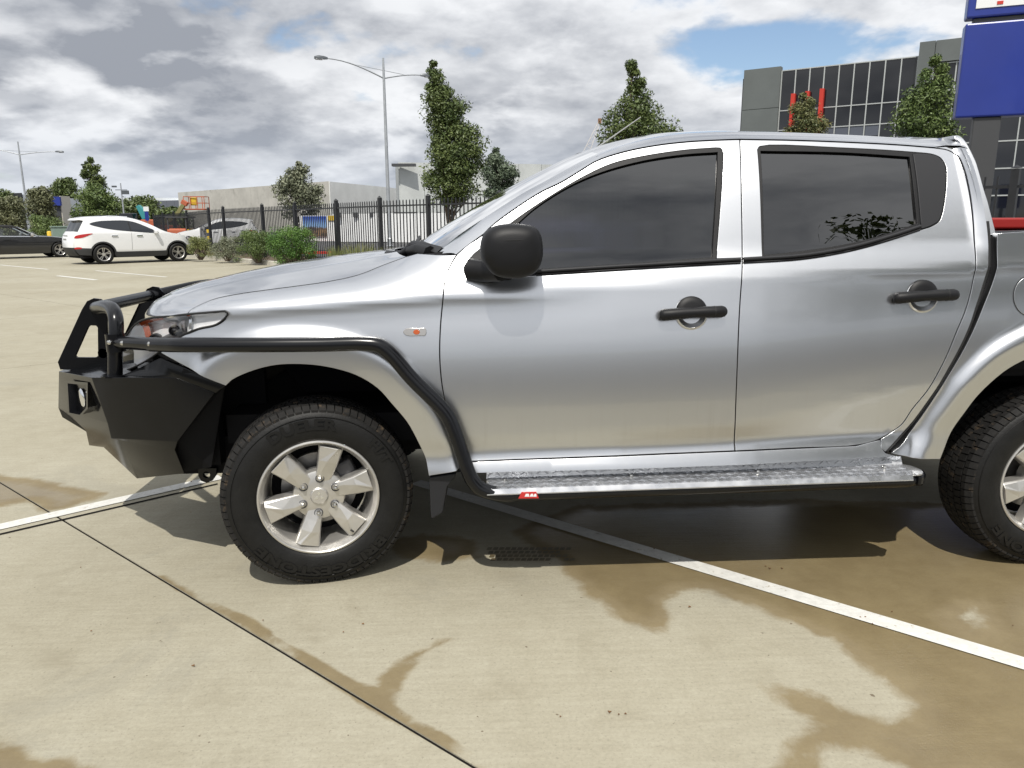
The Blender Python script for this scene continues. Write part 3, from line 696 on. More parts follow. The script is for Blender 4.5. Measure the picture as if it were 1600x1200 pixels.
wall_building('warehouse', 'long low concrete panel warehouse behind the boom lift', [(P2(283, 150), P2(517, 112), 9, M_TILT), (P2(517, 112), P2(640, 140), 4, M_TILTW)], zrow(282.6, 112), 60)
wb = wall_building('warehouse', 'taller grey concrete warehouse behind the leaning tree', [(P2(622, 86), P2(627, 80), 1, M_TILTB), (P2(627, 80), P2(880, 84), 7, M_TILTB)], zrow(253, 80), 50)
for zz_ in (2.4, 7.2):
    c = P2(634, 79.3); MB().box((c[0], c[1], zz_), (2.4, .9, .25), -.05).build('ledge', M_DKGREY, wb)
c = P2(596, 75); vh = np.array(P2(560, 78))
wh = wall_building('low_shed', 'long low white shed with a row of dark openings behind the fence', [(P2(520, 60), P2(720, 56), 6, M_WHITE)], zrow(333, 58), 12)
for k in range(7):
    q = np.array(P2(530+k*26, 59.4-k*.35)); MB().box((q[0], q[1], 2.05), (.35, .3, .35), -.05).build('vent', M_DKGREY, wh)
fb = wall_building('distant_shed', 'distant dark clad shed with a pale roof edge left of the warehouse', [(P2(185, 190), P2(252, 186), 5, M_DARKCLAD), (P2(252, 186), P2(288, 184), 3, mat('slate_clad', (.11, .12, .15), .6))], zrow(312,187), 30)
q = np.array(P2(236, 187)); MB().box((q[0], q[1], zrow(310,187)), (18, .8, .7), -.1).build('roof_edge', M_ROOFG, fb)
lb = wall_building('distant_shed', 'distant dark shed at the left edge behind the trees', [(P2(-30, 135), P2(40, 130), 5, M_DARKCLAD)], zrow(300,132), 30)
for k in range(2):
    q = np.array(P2(3+k*9, 132.3)); MB().box((q[0], q[1], 4.9), (.75, .3, 2.0), -.1).build('window', M_ROOFG, lb)
cb = wall_building('shop', 'small cream building with a blue fascia left of the white hatchback', [(P2(86, 100), P2(98, 100), 1, M_DARKCLAD), (P2(98, 100), P2(113, 102), 1, M_CREAM)], 5.0, 12)
q = np.array(P2(93, 99.6)); MB().box((q[0], q[1], 4.3), (1.05, .3, 1.1), -.1).build('fascia', M_BLUE, cb)

# office block with curtain wall
DO = 70.
oA = np.array(P2(1206, DO)); oB = np.array(P2(1408, DO*.918)); od = (oB-oA); oL = np.linalg.norm(od); od /= oL; oang = math.atan2(od[1], od[0]); on_ = np.array([od[1], -od[0]])
if on_@(CAM_O[:2]-oA) < 0: on_ = -on_
off_ = empty('office_building', (oA[0], oA[1], 0), 'grey office block with a dark curtain wall and red fins', 'building')
ZT = zrow(112, DO)
def obox(name, s0, s1, n0, n1, z0, z1, mt, par=None):
    c = oA+od*(s0+s1)/2+on_*(n0+n1)/2
    return MB().box((c[0], c[1], (z0+z1)/2), (s1-s0, abs(n1-n0), z1-z0), oang).build(name, mt, par or off_)
s_left = -3.25
obox('wall', s_left-.2, oL+40, -14, -.12, 0, ZT-.3, M_DKGREY)
for k in range(4):
    obox('panel', s_left, -.05, -.3, .35, 1.0+k*(ZT+.35-1)/4+.03, 1.0+(k+1)*(ZT+.35-1)/4-.01, M_GREYP)
obox('plinth', s_left, -.05, -.3, .33, 0, 1.0, M_GREYP)
nb = 9; bw = oL/nb
rowz = [ZT, ZT-3.35, ZT-5.0, ZT-6.6, ZT-8.3, ZT-10.6, ZT-12.4, .3]
for k in range(nb):
    for j in range(len(rowz)-1):
        mt = M_PANE2 if (j == 2 and k in (3, 4, 5, 6)) else M_PANE
        pn = obox('pane', k*bw+.05, (k+1)*bw-.05, -.1, .0, rowz[j+1]+.05, rowz[j]-.05, M_PANE)
        if mt is M_PANE2:
            obox('blind', k*bw+.08, (k+1)*bw-.08, .0, .015, rowz[j]-.9-.25*(k % 3), rowz[j]-.07, M_PANE2)
for k in range(nb+1): obox('mullion', k*bw-.045, k*bw+.045, -.09, .09, .3, ZT, M_MULL)
for z in rowz[:-1]: obox('transom', -.02, oL+.02, -.09, .07, z-.04, z+.04, M_MULL)
for k, zb in ((1, 7.0), (2, 7.2), (3, 7.0)):
    obox('red_fin', k*bw-.17, k*bw+.17, .1, .55, ZT-7.6, ZT-2.15+.1*k, M_RED)
e0 = oL+.06; zt2 = zrow(70, DO*.918)
obox('panel', e0, e0+1.1, -.3, .55, .3, zt2, M_GREYP); obox('panel', e0+1.14, e0+26, -.3, .5, zt2-1.6, zt2, M_GREYP)
for k in range(14):
    for j in range(7):
        obox('pane', e0+1.2+k*1.55, e0+1.2+(k+1)*1.55-.09, -.1, .22, zt2-1.7-(j+1)*2.05, zt2-1.7-j*2.05-.08, M_PANE)
for k in range(15): obox('mullion', e0+1.11+k*1.55, e0+1.20+k*1.55, -.09, .30, .3, zt2-1.62, M_MULL)
for j in range(8): obox('transom', e0+1.0, e0+23, -.09, .28, zt2-1.7-j*2.05-.05, zt2-1.7-j*2.05+.05, M_MULL)
# ================================================================== SIGN
DS = 14.
sA = np.array(P2(1471, DS)); sd_ = np.array([math.cos(R(-24)), math.sin(R(-24))]); sang = R(-24); sn = np.array([sd_[1], -sd_[0]])
sign = empty('pylon_sign', (sA[0], sA[1], 0), 'tall blue pylon sign with a white panel on a dark column', 'sign')
zs = lambda y: zrow(y, DS)
def sbox(name, s0, s1, n0, n1, z0, z1, mt, bev=.015):
    c = sA+sd_*(s0+s1)/2+sn*(n0+n1)/2
    return MB().box((c[0], c[1], (z0+z1)/2), (s1-s0, abs(n1-n0), z1-z0), sang).build(name, mt, sign, bevel=bev)
sbox('blue_panel', 0, 2.6, -.15, .15, zs(188), zs(42), M_BLUE, .03)
sbox('column', .30, .72, -.10, .10, 0, zs(188)-.002, M_DKGREY)
sbox('column', 1.9, 2.3, -.10, .10, 0, zs(188)-.002, M_DKGREY)
sbox('joint_spacer', .12, 2.5, -.10, .10, zs(42)+.002, zs(34)-.002, M_DKGREY)
sbox('blue_frame', .0, 2.6, -.15, .15, zs(34), zs(34)+1.55, M_BLUE, .03)
sbox('white_panel', .12, 2.48, .152, .165, zs(34)+.14, zs(34)+1.43, M_WHITE, 0)
c = sA+sd_*.47+sn*.17
MB().box((c[0], c[1], zs(34)+.20), (.09, .01, .05), sang).build('red_mark', M_RED, sign)

# ================================================================== LAMP POSTS
M_LAMP = mat('lamp_head', (.10, .11, .12), .4, metal=.3)
M_LENS = mat('lamp_lens', (.55, .56, .58), .2)
def lamp_post(label, px, D, ytop, yj, lx, ly, rx, ry, arm):
    b = np.array(P2(px, D)); zt = zrow(ytop, D); zj = zrow(yj, D)
    root = empty('lamp_post', (b[0], b[1], 0), label, 'lamp post', 'twin-arm lamp posts')
    MB().tube([(b[0], b[1], -.1), (b[0], b[1], zj), (b[0], b[1], zt)], [.13, .075, .055], 10).build('pole', M_GALV, root, smooth=60)
    MB().lathe([(.0, 0), (.22, 0), (.22, .03), (.16, .05), (.16, .45), (.13, .5)], 10, (b[0], b[1], 0), 'z').build('base', M_GALV, root)
    dirv = np.array([math.cos(arm), math.sin(arm)])
    for sgn, tl in ((-1, lx), (1, rx)):
        e = b+dirv*sgn*tl; rise = ly if sgn < 0 else ry
        P = [(b[0], b[1], zj-.1)]
        for t in np.linspace(.1, 1, 8): q = b+(e-b)*t; P.append((q[0], q[1], zj-.1+rise*math.sin(t*math.pi/2)))
        ao = MB().tube(P, [.05]+[.045-.015*k/8 for k in range(8)], 8).build('arm', M_GALV, root, smooth=60)
        h = b+dirv*sgn*(tl+.35); ang = arm if sgn > 0 else arm+math.pi
        hd = MB(); zc_ = zj-.1+rise
        prof = [(-.38, .05, -.05, .06), (-.2, .12, -.06, .10), (.15, .16, -.07, .12), (.38, .12, -.06, .06)]
        rings = []
        for (s, w, z0, z1) in prof:
            c = h+dirv*sgn*s; nrm = np.array([-dirv[1], dirv[0]])
            rings.append([tuple(np.append(c+nrm*w*a_, zc_+bz_)) for a_, bz_ in ((-1, z0), (1, z0), (1, (z0+z1)/2), (.5, z1), (-.5, z1), (-1, (z0+z1)/2))])
        V = [p for r_ in rings for p in r_]; F = [(i*6+k, i*6+(k+1) % 6, (i+1)*6+(k+1) % 6, (i+1)*6+k) for i in range(3) for k in range(6)]+[tuple(range(6)), tuple(18+k for k in range(6))]
        hd.add(V, F).build('lamp_head', M_LAMP, root, smooth=40)
        c = h+dirv*sgn*.12; MB().box((c[0], c[1], zc_-.085), (.42, .26, .05), ang).build('lens', M_LENS, root, bevel=.015)
    MB().tube([(b[0]-dirv[0]*lx*.55, b[1]-dirv[1]*lx*.55, zj-.1+ly*.76), (b[0]+dirv[0]*rx*.6, b[1]+dirv[1]*rx*.6, zj-.1+ry*.81)], .018, 6).build('tie_rod', M_GALV, root)
lamp_post('tall galvanised lamp post with two arms left of the leaning tree', 608, 48, 90, 119, 3.35, .85, 2.35, .35, R(22))
lamp_post('twin-arm lamp post at the left edge above the black convertible', 45, 78, 219, 238, 3.1, .55, 3.3, .35, R(10))
sp = np.array(P2(195, 95)); ro = empty('floodlight_pole', (sp[0], sp[1], 0), 'thin far floodlight pole above the white hatchback', 'lamp post')
MB().tube([(sp[0], sp[1], 0), (sp[0], sp[1], 6.3)], [.12, .07], 8).build('pole', M_GALV, ro)
MB().box((sp[0]+.45, sp[1], 5.2), (.8, .3, .45)).box((sp[0]-.8, sp[1], 5.9), (.5, .3, .2)).box((sp[0], sp[1], 5.5), (1.4, .08, .08)).build('floodlight', M_LAMP, ro)

# far crane jib
cA = at_d(916, 238, 150); cB = at_d(937, 189, 150)
cr = empty('crane', (cA[0], cA[1], 0), 'thin pale crane jib rising behind the windscreen top', 'crane')
M_CR = mat('crane_paint', (.62, .58, .54), .6); w = MB()
for s in (-.45, .45): w.bar(cA+CAM_R*s*1.4, cB+CAM_R*s*.4, .10)
for k in range(9):
    t0, t1 = k/9, (k+1)/9; sg = 1 if k % 2 else -1
    w.bar(cA+(cB-cA)*t0+CAM_R*.45*sg*(1.4-t0), cA+(cB-cA)*t1-CAM_R*.45*sg*(1.4-t1), .06)
w.build('jib', M_CR, cr)
MB().bar((cA[0], cA[1], 0), cA, .5).build('mast', M_CR, cr)
MB().box(tuple(cB), (.6, .5, .9)).build('jib_head', mat('jib_head_brown', (.22, .11, .06), .6), cr)

# ================================================================== SITE MACHINES AND STREET FURNITURE
M_OLIVE = mat('boom_olive', (.20, .19, .075), .5); M_TEAL = mat('excavator_teal', (.04, .24, .25), .5); M_TYRE = mat('rubber', (.022, .022, .023), .75, var=.2, vscale=12)
D = 62.; b = np.array(P2(262, D)); bl = empty('boom_lift', (b[0], b[1], 0), 'boom lift with an orange basket raised in front of the warehouse', 'boom lift')
p0 = np.array([b[0]-1.0, b[1], 1.3]); p1 = at_d(275, 338, D); p2 = at_d(287, 320, D)
w = MB(); w.bar(p0, p1, .38, .42); w.build('boom', M_OLIVE, bl, bevel=.02); MB().bar(p1, p2, .28, .30).build('boom_extension', M_OLIVE, bl, bevel=.02)
MB().bar(p2, at_d(290, 314, D), .3, .5).build('jib_joint', M_ORANGE, bl, bevel=.03)
bk = MB(); A = at_d(288, 327, D); B_ = at_d(320, 327, D); ux = (B_-A); hw = np.linalg.norm(ux); ux /= hw; uy = np.array([-ux[1], ux[0], 0]); hz_ = np.array([0, 0, 1.0])
for s in (0, .33, .66, 1):
    for q in (0, 1): bk.bar(A+ux*hw*s+uy*q, A+ux*hw*s+uy*q+hz_, .045)
for z in (0, .5, 1.0):
    for q in (0, 1): bk.bar(A+uy*q+hz_*z, A+ux*hw+uy*q+hz_*z, .045)
    for s in (0, 1): bk.bar(A+ux*hw*s+hz_*z, A+ux*hw*s+uy+hz_*z, .045)
bk.build('basket_rails', M_ORANGE, bl); MB().bar(A+uy*.5, A+ux*hw+uy*.5, 1.0, .1).build('basket_floor', M_ORANGE, bl)
cc = A+ux*hw*.42+uy*.3+hz_*.62; MB().box(tuple(cc), (.5, .4, .62)).build('control_box', M_YELL, bl, bevel=.03)
MB().box((b[0]-.6, b[1], .95), (2.6, 1.7, .7)).build('chassis', M_ORANGE, bl, bevel=.08); MB().box((b[0]-1.3, b[1], 1.5), (1.2, 1.3, .5)).build('counterweight', M_ORANGE, bl, bevel=.08)
for sx in (-1.3, .4):
    for sy in (-.8, .8): MB().lathe([(.1, -.15), (.42, -.15), (.48, -.08), (.48, .08), (.42, .15), (.1, .15)], 18, (b[0]+sx, b[1]+sy, .48)).build('wheel', M_TYRE, bl, smooth=40)
D = 70.; b = np.array(P2(222, D)); ex = empty('excavator', (b[0], b[1], 0), 'teal excavator with its arm folded behind the white hatchback roof', 'excavator')
q = [at_d(x, y, D) for x, y in ((224, 343), (214, 323), (218, 320), (226, 328), (233, 340))]
MB().prism([(p[0], p[2]) for p in q], b[1]-.25, b[1]+.25).build('boom', M_TEAL, ex, bevel=.03)
MB().box((b[0]-.6, b[1], 1.2), (2.8, 2.2, .9)).build('body', M_TEAL, ex, bevel=.1); MB().box((b[0]-.9, b[1]-.6, 1.9), (1.2, 1.0, .9)).build('cab', M_PANE, ex, bevel=.08)
for s in (-.9, .9): MB().box((b[0]-.5, b[1]+s, .4), (3.2, .5, .75)).build('track', M_TYRE, ex, bevel=.2, bseg=3)
D = 60.; b = np.array(P2(231, D)); sg = empty('small_sign', (b[0], b[1], 0), 'small blue and white sign right of the teal excavator arm', 'sign')
MB().tube([(b[0], b[1], 0), (b[0], b[1], 2.5)], .04, 8).build('post', M_GALV, sg); MB().box((b[0], b[1]-.06, 2.55), (.4, .05, .35)).build('white_plate', M_WHITE, sg); MB().box((b[0], b[1]-.06, 2.0), (.28, .05, .7)).build('blue_plate', M_BLUE, sg)
D = 44.; b = np.array(P2(302, D)); ld = empty('compact_loader', (b[0], b[1], 0), 'orange and yellow loader seen through the fence right of the white hatchback', 'loader')
MB().box((b[0]+.35, b[1], .75), (1.1, 1.3, .75)).build('bonnet', M_YELL, ld, bevel=.12, bseg=3); MB().box((b[0]-.75, b[1], .85), (1.1, 1.3, .6)).build('body', M_ORANGE, ld, bevel=.1)
cabf = MB()
for sx in (-1.2, -.2):
    for sy in (-.6, .6): cabf.bar((b[0]+sx, b[1]+sy, 1.1), (b[0]+sx, b[1]+sy, 1.75), .06)
cabf.box((b[0]-.7, b[1], 1.78), (1.2, 1.4, .08)).build('cab_frame', M_DKGREY, ld)
for sx in (-.9, .55):
    for sy in (-.75, .75): MB().lathe([(.1, -.13), (.33, -.13), (.38, -.07), (.38, .07), (.33, .13), (.1, .13)], 18, (b[0]+sx, b[1]+sy, .33)).build('wheel', M_TYRE, ld, smooth=40)
b = np.array(P2(326, 36.5)); hm = empty('hazard_marker', (b[0], b[1], 0), 'small orange and black hazard marker by the fence post', 'sign')
MB().tube([(b[0], b[1], 0), (b[0], b[1], 1.2)], .03, 8).build('post', M_DKGREY, hm)
for k in range(3): MB().box((b[0], b[1]-.05, .75+k*.16), (.22, .03, .155)).build('band', M_DKGREY if k == 1 else M_YELL, hm)
# picture banner
def banner_mat():
    m = bpy.data.materials.new('banner_print'); m.use_nodes = True; t = m.node_tree; bs = t.nodes['Principled BSDF']; bs.inputs['Roughness'].default_value = .5
    g = t.nodes.new('ShaderNodeTexCoord').outputs['Generated']; s_ = t.nodes.new('ShaderNodeSeparateXYZ'); t.links.new(g, s_.inputs[0])
    n1 = noise(t, g, 5., 5, .6); h = mth(t, 'ADD', s_.outputs[2], mth(t, 'MULTIPLY', mth(t, 'SUBTRACT', n1, .5), .5))
    c = mixc(t, mapr(t, h, .38, .52), mixc(t, mapr(t, n1, .4, .6), (.06, .05, .045), (.24, .15, .08)), mixc(t, mapr(t, s_.outputs[2], .5, .95), (.20, .36, .62), (.02, .07, .36)))
    t.links.new(c, bs.inputs['Base Color']); return m
D = 33.; b = np.array(P2(492, D)); bn = empty('banner', (b[0], b[1], 0), 'picture banner with blue sky print seen through the fence', 'banner')
DB = D; zq = lambda y: zrow(y, DB)
MB().box((b[0], b[1], (zq(337)+zq(368))/2), (1.0, .05, zq(337)-zq(368)), -.05).build('print', banner_mat(), bn)
MB().box((b[0]+.1, b[1]+.06, (zq(336)+zq(376))/2), (1.5, .05, zq(336)-zq(376)), -.05).build('board', M_WHITE, bn)
MB().box((b[0]+.75, b[1]-.02, zq(340)), (.36, .05, .2), -.05).build('yellow_label', M_YELL, bn)
for s in (-.6, .75): MB().tube([(b[0]+s, b[1]+.12, 0), (b[0]+s, b[1]+.12, zq(336))], .03, 8).build('post', M_GALV, bn)
MB().box((b[0], b[1]-.2, .18), (1.5, .3, .1)).build('red_base', M_RED, bn)
# service cabinet and bollards at the left
b = np.array(P2(91, 41)); ca = empty('service_cabinet', (b[0], b[1], 0), 'grey-green service cabinet behind the nose of the black convertible', 'cabinet')
M_CAB = mat('cabinet_green', (.17, .235, .205), .55, var=.05)
MB().box((b[0], b[1], .65), (.72, .6, 1.2), .6).build('case', M_CAB, ca, bevel=.02); MB().box((b[0], b[1], 1.28), (.8, .68, .06), .6).build('lid', M_CAB, ca, bevel=.01)
MB().box((b[0], b[1], .05), (.74, .62, .1), .6).build('base', M_KERB, ca)
for k, px in enumerate((75, 83)):
    b = np.array(P2(px, 41.5)); bo = empty('bollard', (b[0], b[1], 0), ['left one of the two yellow bollards beside the cabinet', 'right one of the two yellow bollards beside the cabinet'][k], 'bollard', 'yellow bollards')
    MB().lathe([(0, 1.05), (.08, 1.04), (.12, .98), (.12, 0), (0, 0)], 14, (b[0], b[1], 0), 'z').build('tube', M_YELL, bo, smooth=40)
    MB().lathe([(.122, .45), (.124, .45), (.124, .56), (.122, .56)], 14, (b[0], b[1], 0), 'z').build('reflective_band', M_WHITE, bo)
# the tree behind the camera that shows as a dark shape in the rear door glass
tb = np.array([8.4, -7.6])
rng = np.random.default_rng(77); root = empty('street_tree', (tb[0], tb[1], 0), 'broad dark tree behind the photographer, mirrored in the rear door glass', 'tree')
k = 90; a = rng.random(k)*6.283; r_ = np.sqrt(rng.random(k))*2.3; C = np.stack([tb[0]+np.cos(a)*r_, tb[1]+np.sin(a)*r_, 2.4+rng.random(k)*5.2], 1)
V, F, at = leaves(C, .6+.5*rng.random(k), 42000, .08, rng); fast_mesh('crown', V, F, LM['dark'], at, root)
tk = MB().tube([(tb[0], tb[1], -.1), (tb[0], tb[1], 6.5)], [.2, .06], 8)
for c in C[::4]: tk.tube([(tb[0], tb[1], 2.5), tuple(c)], [.07, .02], 5, caps=False)
tk.build('trunk', M_BARK, root)

# ================================================================== PICKUP
YC = .885                                   # centre line of the pickup
def paint_mat(name, col, fl=.5):
    m = bpy.data.materials.new(name); m.use_nodes = True; t = m.node_tree; b = t.nodes['Principled BSDF']
    b.inputs['Base Color'].default_value = tuple(col)+(1,); b.inputs['Metallic'].default_value = 1.; b.inputs['Roughness'].default_value = .30
    b.inputs['Coat Weight'].default_value = 1.; b.inputs['Coat Roughness'].default_value = .045; b.inputs['Coat IOR'].default_value = 1.5
    g = t.nodes.new('ShaderNodeNewGeometry').outputs['Position']
    n = noise(t, g, 900, 2, .5); f = mapr(t, n, .3, .7)
    c = mixc(t, f, tuple(x*.995 for x in col), tuple(min(1, x*1.005) for x in col))
    mp = t.nodes.new('ShaderNodeMapping'); mp.inputs['Scale'].default_value = (38, 38, 2.2); t.links.new(g, mp.inputs[0])
    st = noise(t, mp.outputs[0], 1., 5, .6); s_ = t.nodes.new('ShaderNodeSeparateXYZ'); t.links.new(g, s_.inputs[0])
    low = mapr(t, s_.outputs[2], 1.0, .5)
    dm = mth(t, 'MULTIPLY', mapr(t, st, .5, .8), mth(t, 'MULTIPLY', low, .10))
    sk = noise(t, g, 55, 6, .75, 0, (2, 2, 2)); sp_ = mth(t, 'MULTIPLY', mapr(t, sk, .66, .72), mth(t, 'MULTIPLY', mapr(t, s_.outputs[2], .66, .52), .28))
    c = mixc(t, mth(t, 'MAXIMUM', dm, sp_), c, (.30, .25, .18)); t.links.new(c, b.inputs['Base Color'])
    t.links.new(mth(t, 'ADD', .30, mth(t, 'MULTIPLY', mth(t, 'MAXIMUM', dm, sp_), .6)), b.inputs['Roughness'])
    t.links.new(mth(t, 'SUBTRACT', 1., mth(t, 'MULTIPLY', mth(t, 'MAXIMUM', dm, sp_), .8)), b.inputs['Coat Weight'])
    return m
M_SILVER = paint_mat('silver_paint', (.62, .632, .65))
M_SHELL = mat('inner_shell', (.008, .008, .009), .8, spec=.2)
M_TRIM = mat('black_trim', (.007, .007, .008), .5, spec=.3, bump=.05, bscale=300)
M_TRIM2 = mat('satin_black_trim', (.016, .0165, .019), .55, spec=.35)
M_RUBBER = mat('rubber_seal', (.012, .012, .012), .6)
M_STEEL = mat('bar_black_gloss', (.004, .0043, .0055), .24, coat=.0, spec=.4, coat_r=.08, var=.2, vscale=5)
M_STEELM = mat('bumper_black', (.0035, .0037, .0045), .17, coat=.0, spec=.3, coat_r=.2, var=.25, vscale=4)
M_BOLT = mat('stainless', (.62, .61, .58), .25, metal=1.)
M_ALU = mat('tread_plate', (.56, .57, .59), .36, metal=.85, var=.08, vscale=9, rvar=.12)
M_ALLOY = mat('alloy', (.58, .565, .535), .34, metal=.75, coat=.5, coat_r=.1, var=.06, vscale=10, rvar=.06)
M_DISC = mat('brake_disc', (.34, .33, .32), .4, metal=.9, var=.2, vscale=20)
M_CAST = mat('cast_iron', (.08, .08, .085), .6, metal=.4)
M_TYREM = mat('tyre_rubber', (.006, .006, .0058), .55, spec=.32, var=.3, vscale=18, bump=.15, bscale=120)
M_TREAD = mat('tread_rubber', (.012, .0115, .011), .75, spec=.3, var=.3, vscale=14, dirt=((.10, .07, .042), 26, .54, .78))
M_GL = glass_mat('tinted_glass', (.05, .06, .058), ior=1.6, k=2.0)
M_WS = glass_mat('windscreen_glass', (.55, .62, .62), ior=1.55, k=2.2)
M_LENSC = glass_mat('lamp_lens_clear', (.93, .93, .93), ior=1.35)
M_CHROME = mat('lamp_chrome', (.80, .81, .83), .12, metal=1.)
M_AMBER = mat('amber_lens', (.42, .085, .02), .15)
M_INT = mat('interior_cloth', (.035, .035, .038), .9, var=.2, vscale=6)
M_INT2 = mat('interior_plastic', (.05, .05, .052), .6)

truck = empty('pickup_truck', (1.5, YC, 0), 'silver double-cab pickup with black bull bar and side steps', 'pickup truck')

# ---- side surface y = S(x, z), built by integrating the sheet metal's tilt up each section
GX = np.arange(-1.3, 4.4, .01); GZ = np.arange(.25, 1.90, .004)
def zcrease(x): return np.interp(x, [-1.3, -.19, .495, .854, 1.95, 2.54, 4.4], [1.06, 1.108, 1.150, 1.164, 1.219, 1.245, 1.33])
def zbot(x): return np.interp(x, [-1.3, .59, 1.36, 2.23, 4.4], [.45, .507, .526, .555, .62])
def zfold(x): return np.interp(x, [-1.3, .8, 1.63, 2.4, 4.4], [.60, .622, .655, .80, .95])
def zhood(x): return np.interp(x, [-1.3, -.5, -.3, -.08, .17, .36, 4.4], [1.02, 1.083, 1.150, 1.182, 1.222, 1.29, 1.5])
def taper(x): return .60*np.maximum(0, -(x+.14))**2.15
ARCH_F = [(355, 602), (366, 592), (400, 577), (433.75, 569), (472, 567.6), (512.5, 571.6), (557.5, 584), (591, 604), (613.75, 629), (636, 656), (647.5, 676), (658.75, 700), (665, 715), (669.5, 736), (671, 744)]
ARCH_R = [(1469, 718), (1474, 707), (1485, 683), (1506, 648), (1527, 616), (1562, 581), (1600, 559)]
def xz(pts, Y): return np.array([at_y(a, b, Y)[[0, 2]] for a, b in pts])
archF = catmull(xz(ARCH_F, -.012), 4)
ar = xz(ARCH_R, -.012); RAX = 3.02
arm_ = np.array([(2*RAX-x, z) for x, z in ar[::-1]])
archR = catmull(np.concatenate([ar, [(RAX, .99)], arm_]), 4)
def tilt_table(x):
    kc, kb, kf, kh = zcrease(x), zbot(x), zfold(x), zhood(x)
    A = np.interp(x, [-1.3, .75, 1.15, 1.7, 2.15, 4.4], [1, 1, .12, .12, 1, 1])
    under = -7*A+13*(1-A)
    mid = (kf+kc)/2
    q_ = 1-.75*float(smoothstep(2.28, 2.42, x))-.5*float(1-smoothstep(.5, .62, x))
    low = [(.2, 10*q_), (kb-.10, 16*q_), (kb-.03, 16*q_), (kb, 30*q_), (kb+.028, 20*q_), (kb+.052, -4), (kb+.075, -8.5), (kf-.012, -8), (kf+.012, -3.0), (kf+.09, -3.5), (mid-.06, .2), (mid+.02, 4.0), (mid+.10, 8.5), (kc-.085, 12.0), (kc-.034, 5*A+13*(1-A)), (kc-.007, under)]
    cab = [(kc+.012, 24), (kc+.09, 27), (1.33+.012*x, 21), (1.5, 22.5), (1.72, 30), (1.95, 45)]
    fen = [(kc+.010, 24), (kc+.35*(kh-kc), 40), (kh, 74), (kh+.03, 80), (1.95, 80)]
    tub = [(kc+.012, 20), (kc+.06, 12), (1.36, 8), (1.95, 8)]
    f = lambda tb: np.interp(GZ, [a for a, b in low+tb], [b for a, b in low+tb])
    wf = 1-smoothstep(.22, .62, x); wt = smoothstep(2.52, 2.62, x)
    t = f(cab)*(1-wf)*(1-wt)+f(fen)*wf+f(tub)*wt
    return t
ker = np.exp(-.5*(np.arange(-4, 5)/1.3)**2); ker /= ker.sum()
SG = np.zeros((len(GX), len(GZ)))
for i, x in enumerate(GX):
    t = np.convolve(np.pad(np.tan(np.radians(tilt_table(x))), 4, mode='edge'), ker, mode='valid')
    y = np.concatenate([[0], np.cumsum((t[1:]+t[:-1])/2*.004)])
    SG[i] = y-np.interp(zcrease(x), GZ, y)-.008+taper(x)
QX, QZ = np.meshgrid(GX, GZ, indexing='ij'); Q = np.stack([QX.ravel(), QZ.ravel()], 1)
S_BASE = SG.copy()
def add_flare(poly, w, h):
    d = np.full(len(Q), 9.); lo = poly.min(0)-.3; hi = poly.max(0)+.3
    k = np.where((Q[:, 0] > lo[0]) & (Q[:, 0] < hi[0]) & (Q[:, 1] > lo[1]) & (Q[:, 1] < hi[1]))[0]
    dd = segdist(poly, Q[k], closed=False); ins = inside(np.concatenate([poly, [[poly[-1, 0], 0], [poly[0, 0], 0]]]), Q[k]); dd = np.where(ins, -dd, dd)
    d[k] = dd; t = np.clip(d/w, -.2, 3)
    # profile from the opening (t=0) out to the body (t=1): leans under, crest near .7, falls back steeply
    b = np.interp(t, [-.2, 0, .15, .58, .68, .78, .92, .98, 1.04, 1.14, 3], [.0, .15, .35, .95, 1.0, .9, .3, .08, .0, 0, 0])
    SG.ravel()[:] -= b*h*1.0
add_flare(archF, .142, .019); add_flare(archR, .135, .028)
def blur(G_, ax, s):
    k_ = np.exp(-.5*(np.arange(-3*s, 3*s+1)/s)**2); k_ /= k_.sum(); p_ = [(0, 0), (0, 0)]; p_[ax] = (3*s, 3*s)
    return np.apply_along_axis(lambda r_: np.convolve(r_, k_, 'valid'), ax, np.pad(G_, p_, mode='edge'))
SG = S_BASE+blur(blur(SG-S_BASE, 0, 1), 1, 2)
GXX = np.gradient(SG, .01, axis=0); GZZ = np.gradient(SG, .004, axis=1)
def bil(G, x, z):
    fx = np.clip((x-GX[0])/.01, 0, len(GX)-1.001); fz = np.clip((z-GZ[0])/.004, 0, len(GZ)-1.001)
    i = fx.astype(int); j = fz.astype(int); u = fx-i; v = fz-j
    return G[i, j]*(1-u)*(1-v)+G[i+1, j]*u*(1-v)+G[i, j+1]*(1-u)*v+G[i+1, j+1]*u*v
def SF(x, z):
    x = np.asarray(x, float); z = np.asarray(z, float); return bil(SG, x, z), bil(GXX, x, z), bil(GZZ, x, z)
def SFY(x, z): return float(SF(np.array([x]), np.array([z]))[0][0])
def T(pts, off=0.):
    """where a sight line meets the pickup's side surface -> (x, z)"""
    out = []
    for px, py in pts:
        y = .05
        for _ in range(14):
            p = at_y(px, py, y); y = .5*y+.5*(SFY(p[0], p[2])+off)
        out.append((p[0], p[2]))
    return np.array(out)
def both(fn):
    for mir in (None, YC): fn(mir)

